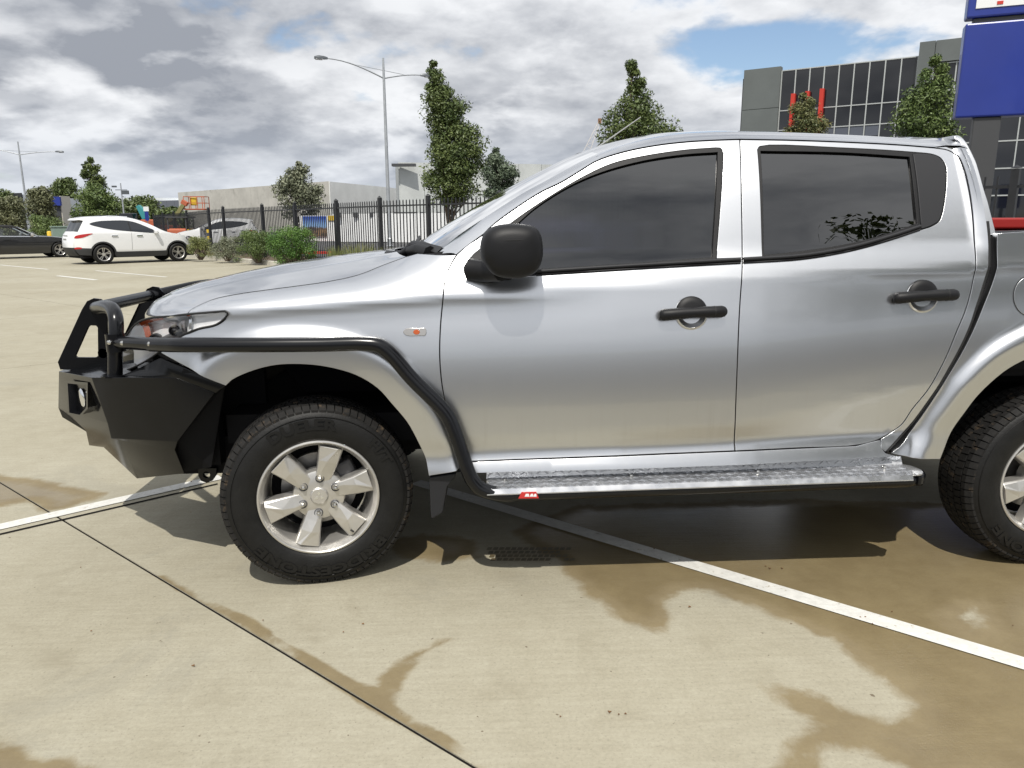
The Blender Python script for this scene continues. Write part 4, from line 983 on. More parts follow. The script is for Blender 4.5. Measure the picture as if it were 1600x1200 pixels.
# ---- traced panel outlines (photo pixels)
A_GAP = [(714, 397.5), (731, 382.5), (752, 369), (769, 352.5), (803.5, 327), (845.6, 300), (875, 286), (905, 268), (932.5, 251.5), (975, 237.5), (1025, 227.5), (1075, 221.75), (1125, 219), (1156, 218)]
D_FRONT = [(714, 397.5), (703, 416), (695.6, 437), (692, 469), (689, 500), (687.3, 530), (687, 555), (688.4, 581), (691.3, 606), (696, 630), (706, 664), (721, 700), (735, 721)]
B_GAP = [(1156, 218), (1158.5, 300), (1160, 401), (1158, 450), (1154, 519), (1151, 600), (1148.5, 704.75)]
R_TOP = [(1156, 218), (1240, 219.5), (1318.75, 222.3), (1403, 226.6), (1459, 231)]
R_BACK = [(1459, 231), (1482, 235), (1496, 243.5), (1504, 257.5), (1512.8, 288.4), (1519.8, 336), (1524, 392.5), (1524.6, 420.6), (1518.4, 448.75), (1508.6, 485), (1495, 518), (1474, 567), (1450, 609), (1425, 640), (1407.5, 664.5), (1376, 685.5), (1337.5, 696), (1250, 700), (1148.5, 704.75)]
CAB_EDGE = [(1511, 231), (1520, 250), (1530, 281.7), (1536.7, 313), (1542.5, 346.7), (1545.5, 384), (1545, 412), (1539.5, 434.7), (1525, 480), (1514.6, 511.5), (1485, 571), (1450, 627), (1415, 672), (1383.5, 707)]
TUB_FRONT = [(1557.8, 364), (1558, 415), (1552, 437.5), (1535.6, 480), (1513, 532), (1481, 588), (1415, 686), (1391, 708)]
agap, dfront, bgap, rtop, rback, cabe = [catmull(T(q), 6) for q in (A_GAP, D_FRONT, B_GAP, R_TOP, R_BACK, CAB_EDGE)]
tubf = catmull(T(TUB_FRONT), 5)
dbot = T([(735, 721), (1040, 709), (1148.5, 704.75)])
cat_ = np.concatenate
fdoor = cat_([dfront, dbot[1:], bgap[::-1][1:], agap[::-1][1:-1]])
rdoor = cat_([rtop, rback[1:], bgap[::-1][1:-1]])
# windows
FW_TOP = [(735, 403), (752, 388), (800, 348), (849, 314), (907.5, 278.5), (956, 256), (1005, 244.4), (1070, 234.8), (1118, 231.2)]
FW = cat_([catmull(T(FW_TOP), 5), catmull(T([(1118, 231.2), (1127, 232.5), (1130, 240)]), 4)[1:], T([(1127, 301), (1119, 404.6), (1157.5, 403.4), (1157.5, 408.5), (1005, 418), (826, 431), (787, 436)]), catmull(T([(787, 436), (742.5, 437.8), (729, 431), (724.7, 420), (735, 403)]), 4)[1:-1]])
FG = cat_([catmull(T([(768, 383), (800, 357), (836, 325), (888, 291.5), (940, 268.75), (1005, 250.9), (1070, 241), (1122, 237.5)]), 5), T([(1113.9, 402.5), (1005, 410.6), (842, 421), (765, 426)])])
RW = cat_([T([(1160.5, 403.4), (1192, 401.5), (1184, 234)]), catmull(T([(1184, 234), (1188, 229), (1318.75, 231.5), (1425.6, 238), (1459.4, 242), (1470.6, 247.7), (1477.7, 260), (1478.5, 288), (1474, 325), (1468, 344.7), (1456.6, 353), (1439.7, 358.75), (1394.7, 374), (1347, 388), (1304.7, 396.7), (1248, 403.75), (1160.5, 409)]), 5)[1:]])
RG = cat_([T([(1194, 399), (1188.5, 235.5)]), catmull(T([(1188.5, 235.5), (1318.75, 238), (1422, 244.8)]), 4)[1:], catmull(T([(1422, 244.8), (1430, 310), (1434, 350)]), 4)[1:], catmull(T([(1434, 350), (1375, 370), (1304.7, 385.5), (1234, 395), (1194, 399)]), 5)[1:-1]])
QT = cat_([catmull(T([(1427, 240.8), (1459, 243.4), (1469, 248.6), (1476, 261), (1476.5, 288), (1472, 325), (1466, 343.5), (1455, 351.5), (1440, 357)]), 4), catmull(T([(1440, 357), (1436, 310), (1427, 240.8)]), 4)[1:-1]])
# handle recess centres
def handle(door, mir, cx, cy, w):
    c = T([(cx, cy)])[0]; y0 = SFY(*c); s = w/2
    def ys(x, z): y, a, b = SF(x, z); return y, a, b
    # recess: a dished silver cup below the grip
    n = 32; ang = np.linspace(0, 2*np.pi, n, endpoint=False); rx, rz = .058, .056; V = []; F = []
    for k, (rr, dd) in enumerate(((1.10, -.0008), (1.02, -.0022), (.95, -.0012), (.80, .004), (.5, .009), (.05, .011))):
        for a in ang:
            x, z = c[0]+rx*rr*math.cos(a), c[1]-.006+rz*rr*math.sin(a); V.append((x, SFY(x, z)+dd-.006*(k > 1), z))
        if k: F += [((k-1)*n+i, (k-1)*n+(i+1) % n, k*n+(i+1) % n, k*n+i) for i in range(n)]
    if mir: V = [(a, 2*mir-b, q) for a, b, q in V]
    MB().add(V, F).build('handle_cup', M_SILVER, door, smooth=70)
    # black dome above the grip
    V = []; m_ = 18; F = []
    for k in range(m_+1):
        a = math.pi*k/m_
        for rr, dd in ((.05, -.016), (.6, -.0155), (.9, -.013), (1.0, -.006)):
            x, z = c[0]+.060*rr*math.cos(a), c[1]+.002+.056*rr*math.sin(a); V.append((x, SFY(x, z)+dd, z))
    F = [(4*i+j, 4*i+j+1, 4*i+j+5, 4*i+j+4) for i in range(m_) for j in range(3)]
    if mir: V = [(a, 2*mir-b, q) for a, b, q in V]
    MB().add(V, F).build('handle_bezel', M_TRIM, door, smooth=70)
    # grab bar
    P = []; rr = []; ts_ = [-1, -.985, -.94, -.86, -.6, -.3, 0, .3, .6, .86, .94, .985, 1]
    for t in ts_:
        x = c[0]+t*s; z = c[1]-.004+.006*t+.004*(1-t*t); y = SFY(x, z)-.018-.012*(1-t**4); P.append((x, y if not mir else 2*mir-y, z)); rr.append({1: .006, .985: .015, .94: .020, .86: .0225}.get(abs(t), .0215-.002*(abs(t) < .2)))
    MB().tube(P, rr, 14).build('grab_handle', M_TRIM, door, smooth=60)
    x = c[0]+s*.62
    ym = SFY(x, c[1])-.027; MB().tube([(x, ym if not mir else 2*mir-ym, c[1]+.002), (x+.0025, ym if not mir else 2*mir-ym, c[1]+.002)], .0226, 14).build('lock_seam', M_RUBBER, door)
def glass(mir, poly, off, par): panel('window_glass', poly, [], SF, M_GL, par, sp=.05, off=off, flange=0, gap=-.006, mirror=mir)
def sides(mir):
    fd = panel('front_door', fdoor, [FW], SF, M_SILVER, truck, sp=.028, mirror=mir)
    rd = panel('rear_door', rdoor, [RW], SF, M_SILVER, truck, sp=.028, mirror=mir)
    # window frames with glass
    panel('window_surround', FW, [FG], SF, M_TRIM, fd, sp=.04, off=.002, flange=.022, gap=.0005, mirror=mir)
    panel('window_surround', RW, [RG, QT], SF, M_TRIM, rd, sp=.04, off=.002, flange=.022, gap=.0005, mirror=mir)
    panel('quarter_blank', QT, [], SF, M_TRIM2, rd, sp=.04, off=-.003, flange=.012, gap=.001, rnd=.004, mirror=mir)
    glass(mir, FG, .014, fd); glass(mir, RG, .014, rd)
    # belt mouldings standing proud
    for pts, par in (([(838, 424), (1005, 413.6), (1157, 405.0)], fd), ([(1161, 405), (1248, 399.5), (1304.7, 391), (1347, 381.5), (1394.7, 367.5), (1437, 353.5)], rd)):
        c = catmull(T(pts), 8); P = [(x, (lambda v: v if mir is None else 2*mir-v)(SFY(x, z)-.004), z) for x, z in c]
        MB().tube(P, .0075, 8).build('belt_moulding', M_TRIM2, par, smooth=60)
        c2 = catmull(T([(a, b+5.5) for a, b in pts]), 8); P = [(x, (lambda v: v if mir is None else 2*mir-v)(SFY(x, z)-.002), z) for x, z in c2]
        MB().tube(P, .004, 6).build('belt_strip', M_TRIM, par, smooth=60)
    handle(fd, mir, 1080, 487, .25); handle(rd, mir, 1441, 461, .247)
    # rear cab corner
    cc = cat_([rback[::-1][14:-1], T([(1459, 229.5), (1500, 231)]), cabe])
    rb = rback; ix = np.argmin(np.abs(rb[:, 0]-T([(1376, 685.5)])[0][0])+np.abs(rb[:, 1]-T([(1376, 685.5)])[0][1]))
    cc = cat_([rb[:ix+1][::-1], T([(1478, 228.8), (1500, 229.5)]), cabe, T([(1376, 700)])])
    panel('cab_corner', cc, [], SF, M_SILVER, truck, sp=.028, mirror=mir)
    # sill
    sl_ = cat_([T([(735, 721.5), (1040, 709.5), (1148.5, 705.2), (1250, 700.5), (1337.5, 696.5), (1376, 686.5)]), T([(1378, 700), (1384, 708), (1400, 713), (1040, 732), (742, 740), (730, 739)])])
    panel('sill', sl_, [], SF, M_SILVER, truck, sp=.03, mirror=mir, flange=.05)
    # front wing with flare
    hg = catmull(T(HOODGAP), 5)
    hl = T([(292, 490), (337.5, 486.5), (352, 485.6)]); hl2 = catmull(T([(352, 485.6), (357.5, 489), (352, 498.75), (337.5, 508.4), (311, 514.5), (292, 521.5), (272, 534), (250, 551)]), 4)
    fe = T([(250, 551), (292, 574), (355, 602)])
    tail = T([(671, 744), (713, 737), (722, 728), (735, 721)])
    fw = cat_([hg, T([(652, 396), (683, 398), (712, 398.2)]), dfront, tail[::-1][1:], archF[::-1][1:], fe[::-1][1:], hl2[::-1][1:], hl[::-1][1:-1]])
    fnd = panel('front_wing', fw, [], SF, M_SILVER, truck, sp=.02, mirror=mir, flange=.03, rings=(resample(archF, .02, False), .142))
    # side repeater
    c = T([(649, 518)])[0]; P = []
    oc = T([(631, 519), (634, 514.5), (655, 513.2), (664, 513.5), (665.5, 518), (664, 523), (655, 523.6), (636, 523.4)])
    si = panel('side_repeater', catmull(oc, 4, True), [], SF, mat('repeater_lens', (.40, .39, .38), .12, metal=.5), truck, sp=.01, off=-.006, flange=.006, mirror=mir, gap=0, rnd=.002)
    cx_, cz_ = T([(651, 518.6)])[0]; ci = np.array([(cx_+.011*math.cos(a), cz_+.008*math.sin(a)) for a in np.linspace(0, 6.283, 16, endpoint=False)])
    panel('amber_bulb', ci, [], SF, M_AMBER, si, sp=.01, off=-.0075, flange=.002, mirror=mir, gap=0)
    # tray side
    tr = tubf; x1 = 4.10
    tb_ = cat_([tr, T([(1391, 708), (1425, 716), (1469, 718)])[1:], archR[1:], [(x1-.25, .66), (x1, .70), (x1+.03, 1.0), (x1+.03, 1.44)], [(3.4, 1.415), (2.9, 1.395)]])
    ts = panel('tray_side', tb_, [], SF, M_SILVER, truck, sp=.028, mirror=mir, flange=.05, rings=(resample(archR, .02, False), .135))
    fc = T([(1615, 462)])[0]; rr_ = .082
    if mir is None:
        fl_ = np.array([(fc[0]+rr_*math.cos(a), fc[1]+rr_*math.sin(a)) for a in np.linspace(0, 6.283, 40, endpoint=False)])
        panel('fuel_flap_seam', fl_, [fc+(fl_-fc)*.965], SF, M_RUBBER, ts, sp=.02, off=-.0015, flange=0, gap=0)
        panel('fuel_flap', fc+(fl_-fc)*.95, [], SF, M_SILVER, ts, sp=.02, off=-.002, flange=.002, gap=0)
    # dark shell behind the gaps
    sh = cat_([T([(560, 432), (640, 400), (700, 392), (745, 366), (846, 293), (935, 243), (1030, 223), (1156, 213.5), (1318, 217), (1459, 226), (1505, 228)]), cabe[4:], T([(1040, 728), (735, 738)]), archF[::-1][2:22], T([(480, 480)])])
    panel('cab_shell', sh, [FW, RW], SF, M_SHELL, truck, sp=.06, off=.022, flange=0, mirror=mir, gap=.0)
    sh2 = cat_([tubf+np.array([-.02, 0]), T([(1425, 714)]), archR[2:-2], [(4.0, .75), (4.08, 1.4)], [(2.7, 1.37)]])
    panel('tray_shell', sh2, [], SF, M_SHELL, truck, sp=.08, off=.03, flange=0, mirror=mir, gap=.006)
    # black seal between cab and tray
    mid_ = [(p+q)/2 for p, q in zip(resample(cabe[22:], .03, False)[:60], resample(cabe[22:], .03, False)[:60])]
    P = [(x+.006, (lambda v: v if mir is None else 2*mir-v)(SFY(x, z)+.020), z) for x, z in resample(cabe[24:], .04, False)]
    MB().tube(P, .013, 8).build('cab_seal', M_RUBBER, truck, smooth=60)
HOODGAP = [(292, 490), (302.5, 481), (320, 472.5), (337.5, 466), (372.5, 459), (425, 451.5), (460, 447), (512.5, 439.5), (560, 429), (600, 413.4), (634, 401)]
both(sides)

# ---- roof, pillars, windscreen, bonnet
def s3(xzp, off=0.): return np.array([(x, SFY(x, z)+off, z) for x, z in xzp])
E_top = s3(cat_([agap[2:], rtop[1:], T([(1478, 228.3), (1500, 228.8), (1509, 230)])])+np.array([0, .0035]))
E_top = np.array([E_top[np.argmin(np.abs(np.cumsum(np.r_[0, np.linalg.norm(np.diff(E_top, axis=0), axis=1)])-d_))] for d_ in np.arange(0, np.sum(np.linalg.norm(np.diff(E_top, axis=0), axis=1)), .035)])
WS_EDGE = [(683, 396), (700, 381), (720, 365), (750, 345), (785, 322), (820, 300), (855, 281), (888, 263), (915, 248.5), (934, 240)]
xs_ = E_top[:, 0]
def ws_at(x):     # glass edge of the windscreen, inboard of the door gap
    pass
wse = []
for (a, b) in WS_EDGE:
    y = .2
    for _ in range(12):
        p = at_y(a, b, y); yg = np.interp(p[0]-.0, xs_, E_top[:, 1]); y = .5*y+.5*(yg+.055+.02*smoothstep(.5, 1., p[0]))
    wse.append(p)
wse = catmull(wse, 4)
xh = wse[-1][0]           # header corner
rows = []; pil = []
for e in E_top:
    x = e[0]
    if x <= xh+.02:
        w = np.array([np.interp(x, wse[:, 0], wse[:, k]) for k in range(3)]); w[0] = x
        g_ = e+np.array([0, -.02, -.045]); h_ = w+np.array([0, .06, .006])
    else:
        k = smoothstep(xh, xh+.35, x)
        wz = wse[-1][2]-np.interp(wse[-1][0], xs_, E_top[:, 2]); wy = wse[-1][1]-np.interp(wse[-1][0], xs_, E_top[:, 1])
        w = e+np.array([0, wy*(1-k)+.085*k, wz*(1-k)+.036*k]); g_ = e+np.array([0, -.02, -.045]); h_ = w+np.array([0, .2, .03])
    seg = catmull([g_, e, w, h_], 6)[6:13]
    if x <= xh+.02: pil.append(seg)
    else: rows.append(seg)
base_w = wse[0]
ini = [s3(T([(714, 397.5)]))[0], s3(T([(722, 390)]))[0]]
pil0 = []
for e, (a, b) in ((s3(T([(712.5, 397.5)]))[0], (684, 396.5)), (s3(T([(724, 388)]))[0], (694, 386)), (s3(T([(735, 379.5)]))[0], (706, 376))):
    w = at_y(a, b, e[1]+.055); pil0.append(catmull([e+np.array([0, -.02, -.045]), e, w, w+np.array([-.02, .06, .0])], 6)[6:13])
pil = [p for p in pil if p[0][0] > pil0[-1][0][0]+.02]
PIL = pil0+pil
def mirrorV(V): V = np.array(V, float).copy(); V[..., 1] = 2*YC-V[..., 1]; return V
def loft(name, G, mt, par, mirror=False, sm=60, flip=False):
    V, F = grid_mesh(G)
    if mirror: V = mirrorV(V)
    o = MB().add(V, F).build(name, mt, par, smooth=sm, fix=False)
    # face outwards
    c = np.mean(V, 0); n = o.data.polygons[len(F)//2].normal; pc = np.array(o.data.polygons[len(F)//2].center)
    if n.dot(Vector(pc-np.array([1.4, YC, .8]))) < 0: o.data.flip_normals()
    return o
for mi_ in (False, True): loft('windscreen_pillar', PIL, M_SILVER, truck, mi_, 180)
PILend = PIL[-1][-1]
# roof: rail strip + crown to the far side
rr_rows = []
zc_front = wse[-1][2]+.050
for seg in [PIL[-1]]+rows:
    x = seg[0][0]; w = seg[-1]; k = smoothstep(xh-.05, xh+.5, x)
    cz = w[2]+.046*(1-k)+.052*k
    cx_ = x-.015*(1-k)
    top_ = [w+np.array([(cx_-x)*math.sin(t*math.pi/2), (YC-w[1])*t, (cz-w[2])*math.sin(t*math.pi/2)]) for t in np.linspace(0, 1, 14)[1:]]
    half = list(seg)+top_
    full = half+[np.array([p[0], 2*YC-p[1], p[2]]) for p in half[::-1][1:]]
    rr_rows.append(full)
# roll the tail edge down
last = np.array(rr_rows[-1]); 
for dx, dz in ((.03, -.008), (.055, -.03), (.065, -.07)):
    q = last.copy(); q[:, 0] += dx; q[:, 2] += dz; q[:, 1] = YC+(q[:, 1]-YC)*(1+.012*dz/.07); rr_rows.append(q)
roof = loft('roof', rr_rows, M_SILVER, truck, False, 180)
# cab back
bk0 = s3(cabe[::5]); MB().add([tuple(p+np.array([-.015, .012, 0])) for p in bk0]+[(p[0]-.015, 2*YC-p[1]-.012, p[2]) for p in bk0], [(i, i+1, len(bk0)+i+1, len(bk0)+i) for i in range(len(bk0)-1)]).build('cab_back', M_SILVER, truck, smooth=40)
rwg = MB(); xr_ = bk0[0][0]; rwg.prism([(.38, 1.36), (1.39, 1.36), (1.33, 1.66), (.44, 1.66)], xr_+.03, xr_+.05, 'x').build('rear_window', M_PANE, truck)
# windscreen
hdr = np.array(rr_rows[0]); hc = hdr[len(hdr)//2]
G = []
b0 = wse[0]
for t in np.linspace(0, 1, 16):
    i = t*(len(wse)-1); p = wse[int(i)]+(wse[min(int(i)+1, len(wse)-1)]-wse[int(i)])*(i-int(i))
    row = []
    for s in np.linspace(-1, 1, 25):
        bow = (1-s*s); xx = p[0]-bow*(.13*(1-t)+.015*t); zz2 = p[2]+bow*(.012*(1-t)+.044*t); yy2 = YC+(YC-p[1])*s
        row.append((xx, yy2, zz2))
    G.append(row)
ws = loft('windscreen', G, M_WS, truck, False, 180)
bandG = [[np.array(p)+np.array([.0, 0, .002]) for p in r_] for r_ in G[-2:]]
# black frit along the bottom of the glass
loft('windscreen_frit', [[np.array(p)+np.array([-.002, 0, .003]) for p in r_] for r_ in G[:2]], M_RUBBER, ws, False, 180)
# bonnet
hg3 = s3(catmull(T(HOODGAP), 6))+np.array([0, .003, .0])
sN = np.linspace(0, 1, len(hg3))
ctr_x = np.interp(np.linspace(0, 1, 9), np.linspace(0, 1, 9), [-.90, -.86, -.78, -.66, -.48, -.28, -.06, .13, .25])
ctr_z = [1.030, 1.082, 1.122, 1.158, 1.198, 1.236, 1.268, 1.290, 1.303]
G = []
for k, nrm_ in enumerate(sN):
    n_ = hg3[k]; m_ = np.array([np.interp(nrm_, np.linspace(0, 1, 9), ctr_x), YC, np.interp(nrm_, np.linspace(0, 1, 9), ctr_z)])
    half = []
    for v in np.linspace(0, 1, 22):
        fx = math.sin(v*math.pi/2)**(.85); fz = .5*math.sin(v*math.pi/2)+.5*(1-(1-v)**3.2)
        crown = .004*math.exp(-((v-.34)/.09)**2)-.0
        half.append(np.array([n_[0]+(m_[0]-n_[0])*fx, n_[1]+(m_[1]-n_[1])*v, n_[2]+(m_[2]-n_[2])*fz+crown*smoothstep(0, .4, nrm_)]))
    G.append(half+[np.array([p[0], 2*YC-p[1], p[2]]) for p in half[::-1][1:]])
G = [[np.array(p)+np.array([.02, 0, -.03]) for p in G[0]], [np.array(p)+np.array([-.004, 0, -.012]) for p in G[0]]]+G
bon = loft('bonnet', G, M_SILVER, truck, False, 180)
# cowl and wiper
cw = []
for s in np.linspace(-.90, .90, 25):
    bow = 1-s*s; h_ = G[-1][int(round((s+1)/2*(len(G[-1])-1)))]; p = wse[0]
    gx = p[0]-bow*.13; cw.append([(h_[0]-.01, h_[1], h_[2]-.02), (h_[0]+.01, h_[1], h_[2]-.025), (gx+.03, YC+(YC-p[1])*s, p[2]+bow*.012-.004)])
loft('cowl', cw, M_TRIM, truck, False, 40)
wp = MB()
a0 = at_y(612, 398, .34); a1 = at_y(650, 386, .36); a2 = at_y(676, 393.5, .26)
wp.tube([at_y(604, 396.5, .55), at_y(628, 397, .45), at_y(640, 389, .40), at_y(646, 383, .40), at_y(660, 387, .34), at_y(672, 391, .28), at_y(680, 396, .24)], [.012, .016, .02, .020, .026, .026, .014], 8)
wp.build('wiper', M_TRIM2, truck, smooth=60)
wb_ = MB().tube([at_y(640, 392, .38), at_y(655, 391, .30), at_y(672, 396, .22)], [.02, .03, .03], 8); wb_.build('wiper_cover', M_TRIM, truck, smooth=60)
MB().tube([at_y(646, 388, .40), (wse[0][0]-.12, .75, wse[0][2]+.03), (wse[0][0]-.13, 1.05, wse[0][2]+.045)], .009, 6).build('wiper_blade', M_RUBBER, truck)
# antenna on the far front corner of the roof
an0 = at_y(930, 232.5, 1.42); an1 = at_y(1001, 183, 1.46)
MB().tube([an0-(an1-an0)*.12, an0, an1], [.007, .004, .0025], 6).build('antenna', mat('antenna_rod', (.45, .45, .45), .4, metal=.6), truck)

M_REFL = mat('reflector', (.82, .83, .84), .3, metal=.15)
M_BEZ = mat('lamp_bezel_grey', (.22, .225, .235), .35, metal=.3)
# ---- headlight (near and far)
def headlight(mir):
    fl = lambda p: (p[0], p[1] if mir is None else 2*mir-p[1], p[2])
    onS = lambda px, py: s3(T([(px, py)]))[0]
    U = [onS(356, 489.5), onS(352, 486.6), onS(337.5, 487.6), onS(311, 489.4), onS(292, 491.2), at_y(262, 494.5, .165), at_y(236, 497, .235), at_y(216, 504, .30), at_y(201, 520, .355), at_y(193, 540, .40)]
    Lw = [onS(356, 491.5), onS(351, 498), onS(337.5, 507.4), onS(311, 513.6), onS(292, 521), at_y(274, 532, .125), at_y(250, 550, .165), at_y(232, 562, .225), at_y(212, 573, .29), at_y(193, 580, .37)]
    U = catmull(U, 4); Lw = catmull(Lw, 4); n = len(U); nv_ = 11
    G = []; W = []
    for i_, (a, b) in enumerate(zip(U, Lw)):
        k = i_/(n-1); row = []; rw = []
        nrm = np.array([-.15-.55*k, -.95+.3*k, .1]); nrm /= np.linalg.norm(nrm)
        for v in np.linspace(0, 1, nv_):
            p = a+(b-a)*v; bul = (.003+.014*min(1, k*1.6))*4*v*(1-v); row.append(fl(p+nrm*(bul+.002)))
            dep = (.006+.035*k)*(1-(2*v-1)**6)+.001; rw.append(fl(p-nrm*dep))
        G.append(row); W.append(rw)
    hd = MB().add(*grid_mesh(W)).build('headlight', M_REFL, truck, smooth=180)
    MB().add(*grid_mesh(G)).build('lens', M_LENSC, hd, smooth=180)
    lift = lambda i0, i1, j0, j1, f: [[np.array(W[i_][j_])*(1-f)+np.array(G[i_][j_])*f for j_ in range(j0, j1+1)] for i_ in range(i0, i1+1)]
    MB().add(*grid_mesh(lift(15, n-9, 0, 1, .45))).build('amber_strip', M_AMBER, hd, smooth=180)
    MB().add(*grid_mesh(lift(n-11, n-9, 1, 5, .4))).build('amber_marker', M_AMBER, hd, smooth=180)
    MB().add(*grid_mesh(lift(17, n-13, 6, 10, .3))).build('lamp_bezel', M_BEZ, hd, smooth=180)
    for i_, j_, r_ in ((20, 6, .021), (25, 6, .026)):
        c = np.array(W[i_][j_])*.6+np.array(G[i_][j_])*.4; MB().lathe([(r_, .012), (r_, -.004), (r_*.8, -.004), (r_*.72, .004), (0, -.002)], 20, tuple(c)).build('projector', M_CAST, hd, smooth=50)
    for i_ in (15, 17): MB().add(*grid_mesh(lift(i_, i_+1, 1, 8, .35))).build('reflector_rib', M_CHROME, hd, smooth=180)
    per = [r_[0] for r_ in G]+[G[-1][k] for k in range(1, nv_)]+[r_[-1] for r_ in G[::-1]]+[G[0][0]]
    MB().tube(per, .0042, 6, caps=False).build('lamp_seal', M_RUBBER, hd, smooth=60)
    return hd
both(headlight)
# grille and front panel between the lamps
gr = MB().prism([(.44, .62), (1.33, .62), (1.33, 1.02), (.44, 1.02)], -.80, -.74, 'x').build('grille', M_TRIM, truck, bevel=.02)
for k in range(5): MB().box((-.815, YC, .70+k*.065), (.03, .86, .022)).build('grille_bar', M_CHROME if k in (3, 4) else M_TRIM2, gr, bevel=.006)
# ---- mirrors (folded back against the door glass)
def mirror_(mir):
    fl = lambda p: (p[0], p[1] if mir is None else 2*mir-p[1], p[2])
    O_ = catmull([(750.5, 384), (751, 400), (759, 416), (770.6, 428.5), (787.5, 434), (815.6, 434), (838, 424), (847, 405), (848, 384), (844, 365), (835, 354.5), (806, 349.5), (774, 353), (757, 364)], 4, True)
    C_ = O_.mean(0); G = []
    for rr, dep in ((.90, .035), (1.0, .03), (1.0, -.02), (.985, -.055), (.94, -.078), (.84, -.096), (.6, -.108), (.3, -.112), (.02, -.113)):
        ring = []
        for q in O_:
            v = C_+(q-C_)*rr; base_y = -.11
            p = at_y(v[0], v[1], base_y); pc = at_y(C_[0], C_[1], base_y)
            bev = dep
            ring.append(fl((p[0], base_y+dep+.03, p[2]+.0)))
        G.append(ring)
    V = [p for r_ in G for p in r_]; n = len(O_); F = [(i*n+k, i*n+(k+1) % n, (i+1)*n+(k+1) % n, (i+1)*n+k) for i in range(len(G)-1) for k in range(n)]+[tuple(range(n)), tuple((len(G)-1)*n+k for k in range(n))]
    mo = MB().add(V, F).build('door_mirror', M_TRIM, truck, smooth=50)
    # lid line across the shell
    y_ = -.11
    l = [at_y(752, 378.5, y_), at_y(775, 375.5, y_), at_y(800, 374.5, y_), at_y(825, 374.3, y_), at_y(846, 374.6, y_)]
    P = [fl((p[0], y_+.03-.110+.075*abs((i-2)/2)**3, p[2])) for i, p in enumerate(catmull(l, 3)[::1][::3])]
    MB().tube(catmull(P, 4), .0022, 6).build('shell_seam', M_RUBBER, mo)
    # foot on the door corner
    ft = MB(); a = T([(738, 425)])[0]; b = T([(790, 430)])[0]
    ft.tube([fl((a[0]-.01, SFY(*a)-.005, a[1]+.01)), fl((a[0]+.05, SFY(*a)-.035, a[1]+.005)), fl((b[0]-.02, -.085, b[1]+.02))], [.042, .04, .034], 12)
    ft.build('mirror_foot', M_TRIM, mo, smooth=60)
    sail = catmull(T([(725, 421), (738, 400), (752, 388), (775, 368), (800, 349), (800, 434), (787, 436), (742.5, 437.5), (729, 431)]), 4, True)
    panel('mirror_sail', sail, [], SF, M_TRIM, mo, sp=.04, off=-.004, flange=.02, mirror=mir, gap=0, rnd=.003)
both(mirror_)

# ---- bull bar
bb = link('bull_bar', None, truck); bb = bb
bpy.data.objects.remove(bb)
def A(px, py, Y): return at_y(px, py, Y)
NB = {  # near half of the steel bumper: corner points, seen at their own depth
 't0': A(92, 580, .60), 't1': A(104, 574, .60), 'c0': A(143, 590, .17), 'c1': A(275, 590, .035), 'c2': A(335, 614, .03),
 'f0': A(91, 637, .60), 'f1': A(97, 652, .58), 'g0': A(168, 661, .20), 'g1': A(174, 685, .21), 'r1': A(277, 690, .05), 'f2': A(135, 674, .52), 'f3': A(139, 696, .53), 'f4': A(162, 699, .46),
 'p0': A(188, 686, .215), 'p1': A(214, 748, .30), 'p2': A(288, 740, .12), 'r2': A(273, 703, .07)}
def addn(name, mt, polys, bevel=.008, par=None):
    outs = None
    for mi_ in (0, 1):
        V = []; F = []
        for poly in polys:
            i0 = len(V)
            for k in poly: V.append(np.array(NB[k]) if isinstance(k, str) else np.array(k))
            F.append(tuple(range(i0, i0+len(poly))))
        V = np.array(V)
        if mi_: V[:, 1] = 2*YC-V[:, 1]
        o = mk(name, V, F, mt, par or truck)
        import bmesh
        bm = bmesh.new(); bm.from_mesh(o.data); bmesh.ops.remove_doubles(bm, verts=bm.verts, dist=.0008); bmesh.ops.recalc_face_normals(bm, faces=bm.faces); bm.to_mesh(o.data); bm.free()
        s_ = o.modifiers.new('solid', 'SOLIDIFY'); s_.thickness = .006; s_.offset = -1 if True else 0
        if bevel:
            b_ = o.modifiers.new('bevel', 'BEVEL'); b_.width = bevel; b_.segments = 3; b_.limit_method = 'ANGLE'; b_.angle_limit = R(18)
            o.data.polygons.foreach_set('use_smooth', np.ones(len(o.data.polygons), dtype=bool)); o.data.set_sharp_from_angle(angle=R(35))
        outs = outs or o
    return outs
cxf = lambda k, dx=0., dz=0.: (NB[k][0]+dx, YC, NB[k][2]+dz)
wing_in = {k: NB[k]+np.array([.05, .10, .012]) for k in ('c0', 'c1', 'c2')}
bull = addn('bull_bar', M_STEELM, [
 ['c0', 'g0', 'g1', 'r1', 'c2', 'c1'],                       # side of the wing
 ['t0', 'f0', 'g0', 'c0'], ['f0', 'f1', 'f2', 'g0'],          # chamfered front face
 ['f2', 'f3', 'f4', 'g1', 'g0'],                              # lower facet
 ['g1', 'p0', 'r2', 'r1'], ['p0', 'p1', 'p2', 'r2'], ['f4', 'p1', 'p0', 'g1'],   # under pan
 ['c0', 'c1', tuple(NB['c1']+np.array([.02, .13, .035])), tuple(NB['c0']+np.array([.10, .22, .02])), tuple(NB['t0']+np.array([.16, .0, .015])), 't0'],   # top deck
 ['t0', cxf('t0'), cxf('f0'), 'f0'], ['f0', cxf('f0'), cxf('f1'), 'f1'], ['f1', cxf('f1', .05, -.06), cxf('f3', .1), 'f3', 'f2'],
 ['t0', tuple(NB['t0']+np.array([.16, 0, .015])), cxf('t0', .16, .015), cxf('t0')]], .018)
bullk = [o for o in truck.children if o.name.startswith('bull_bar')]
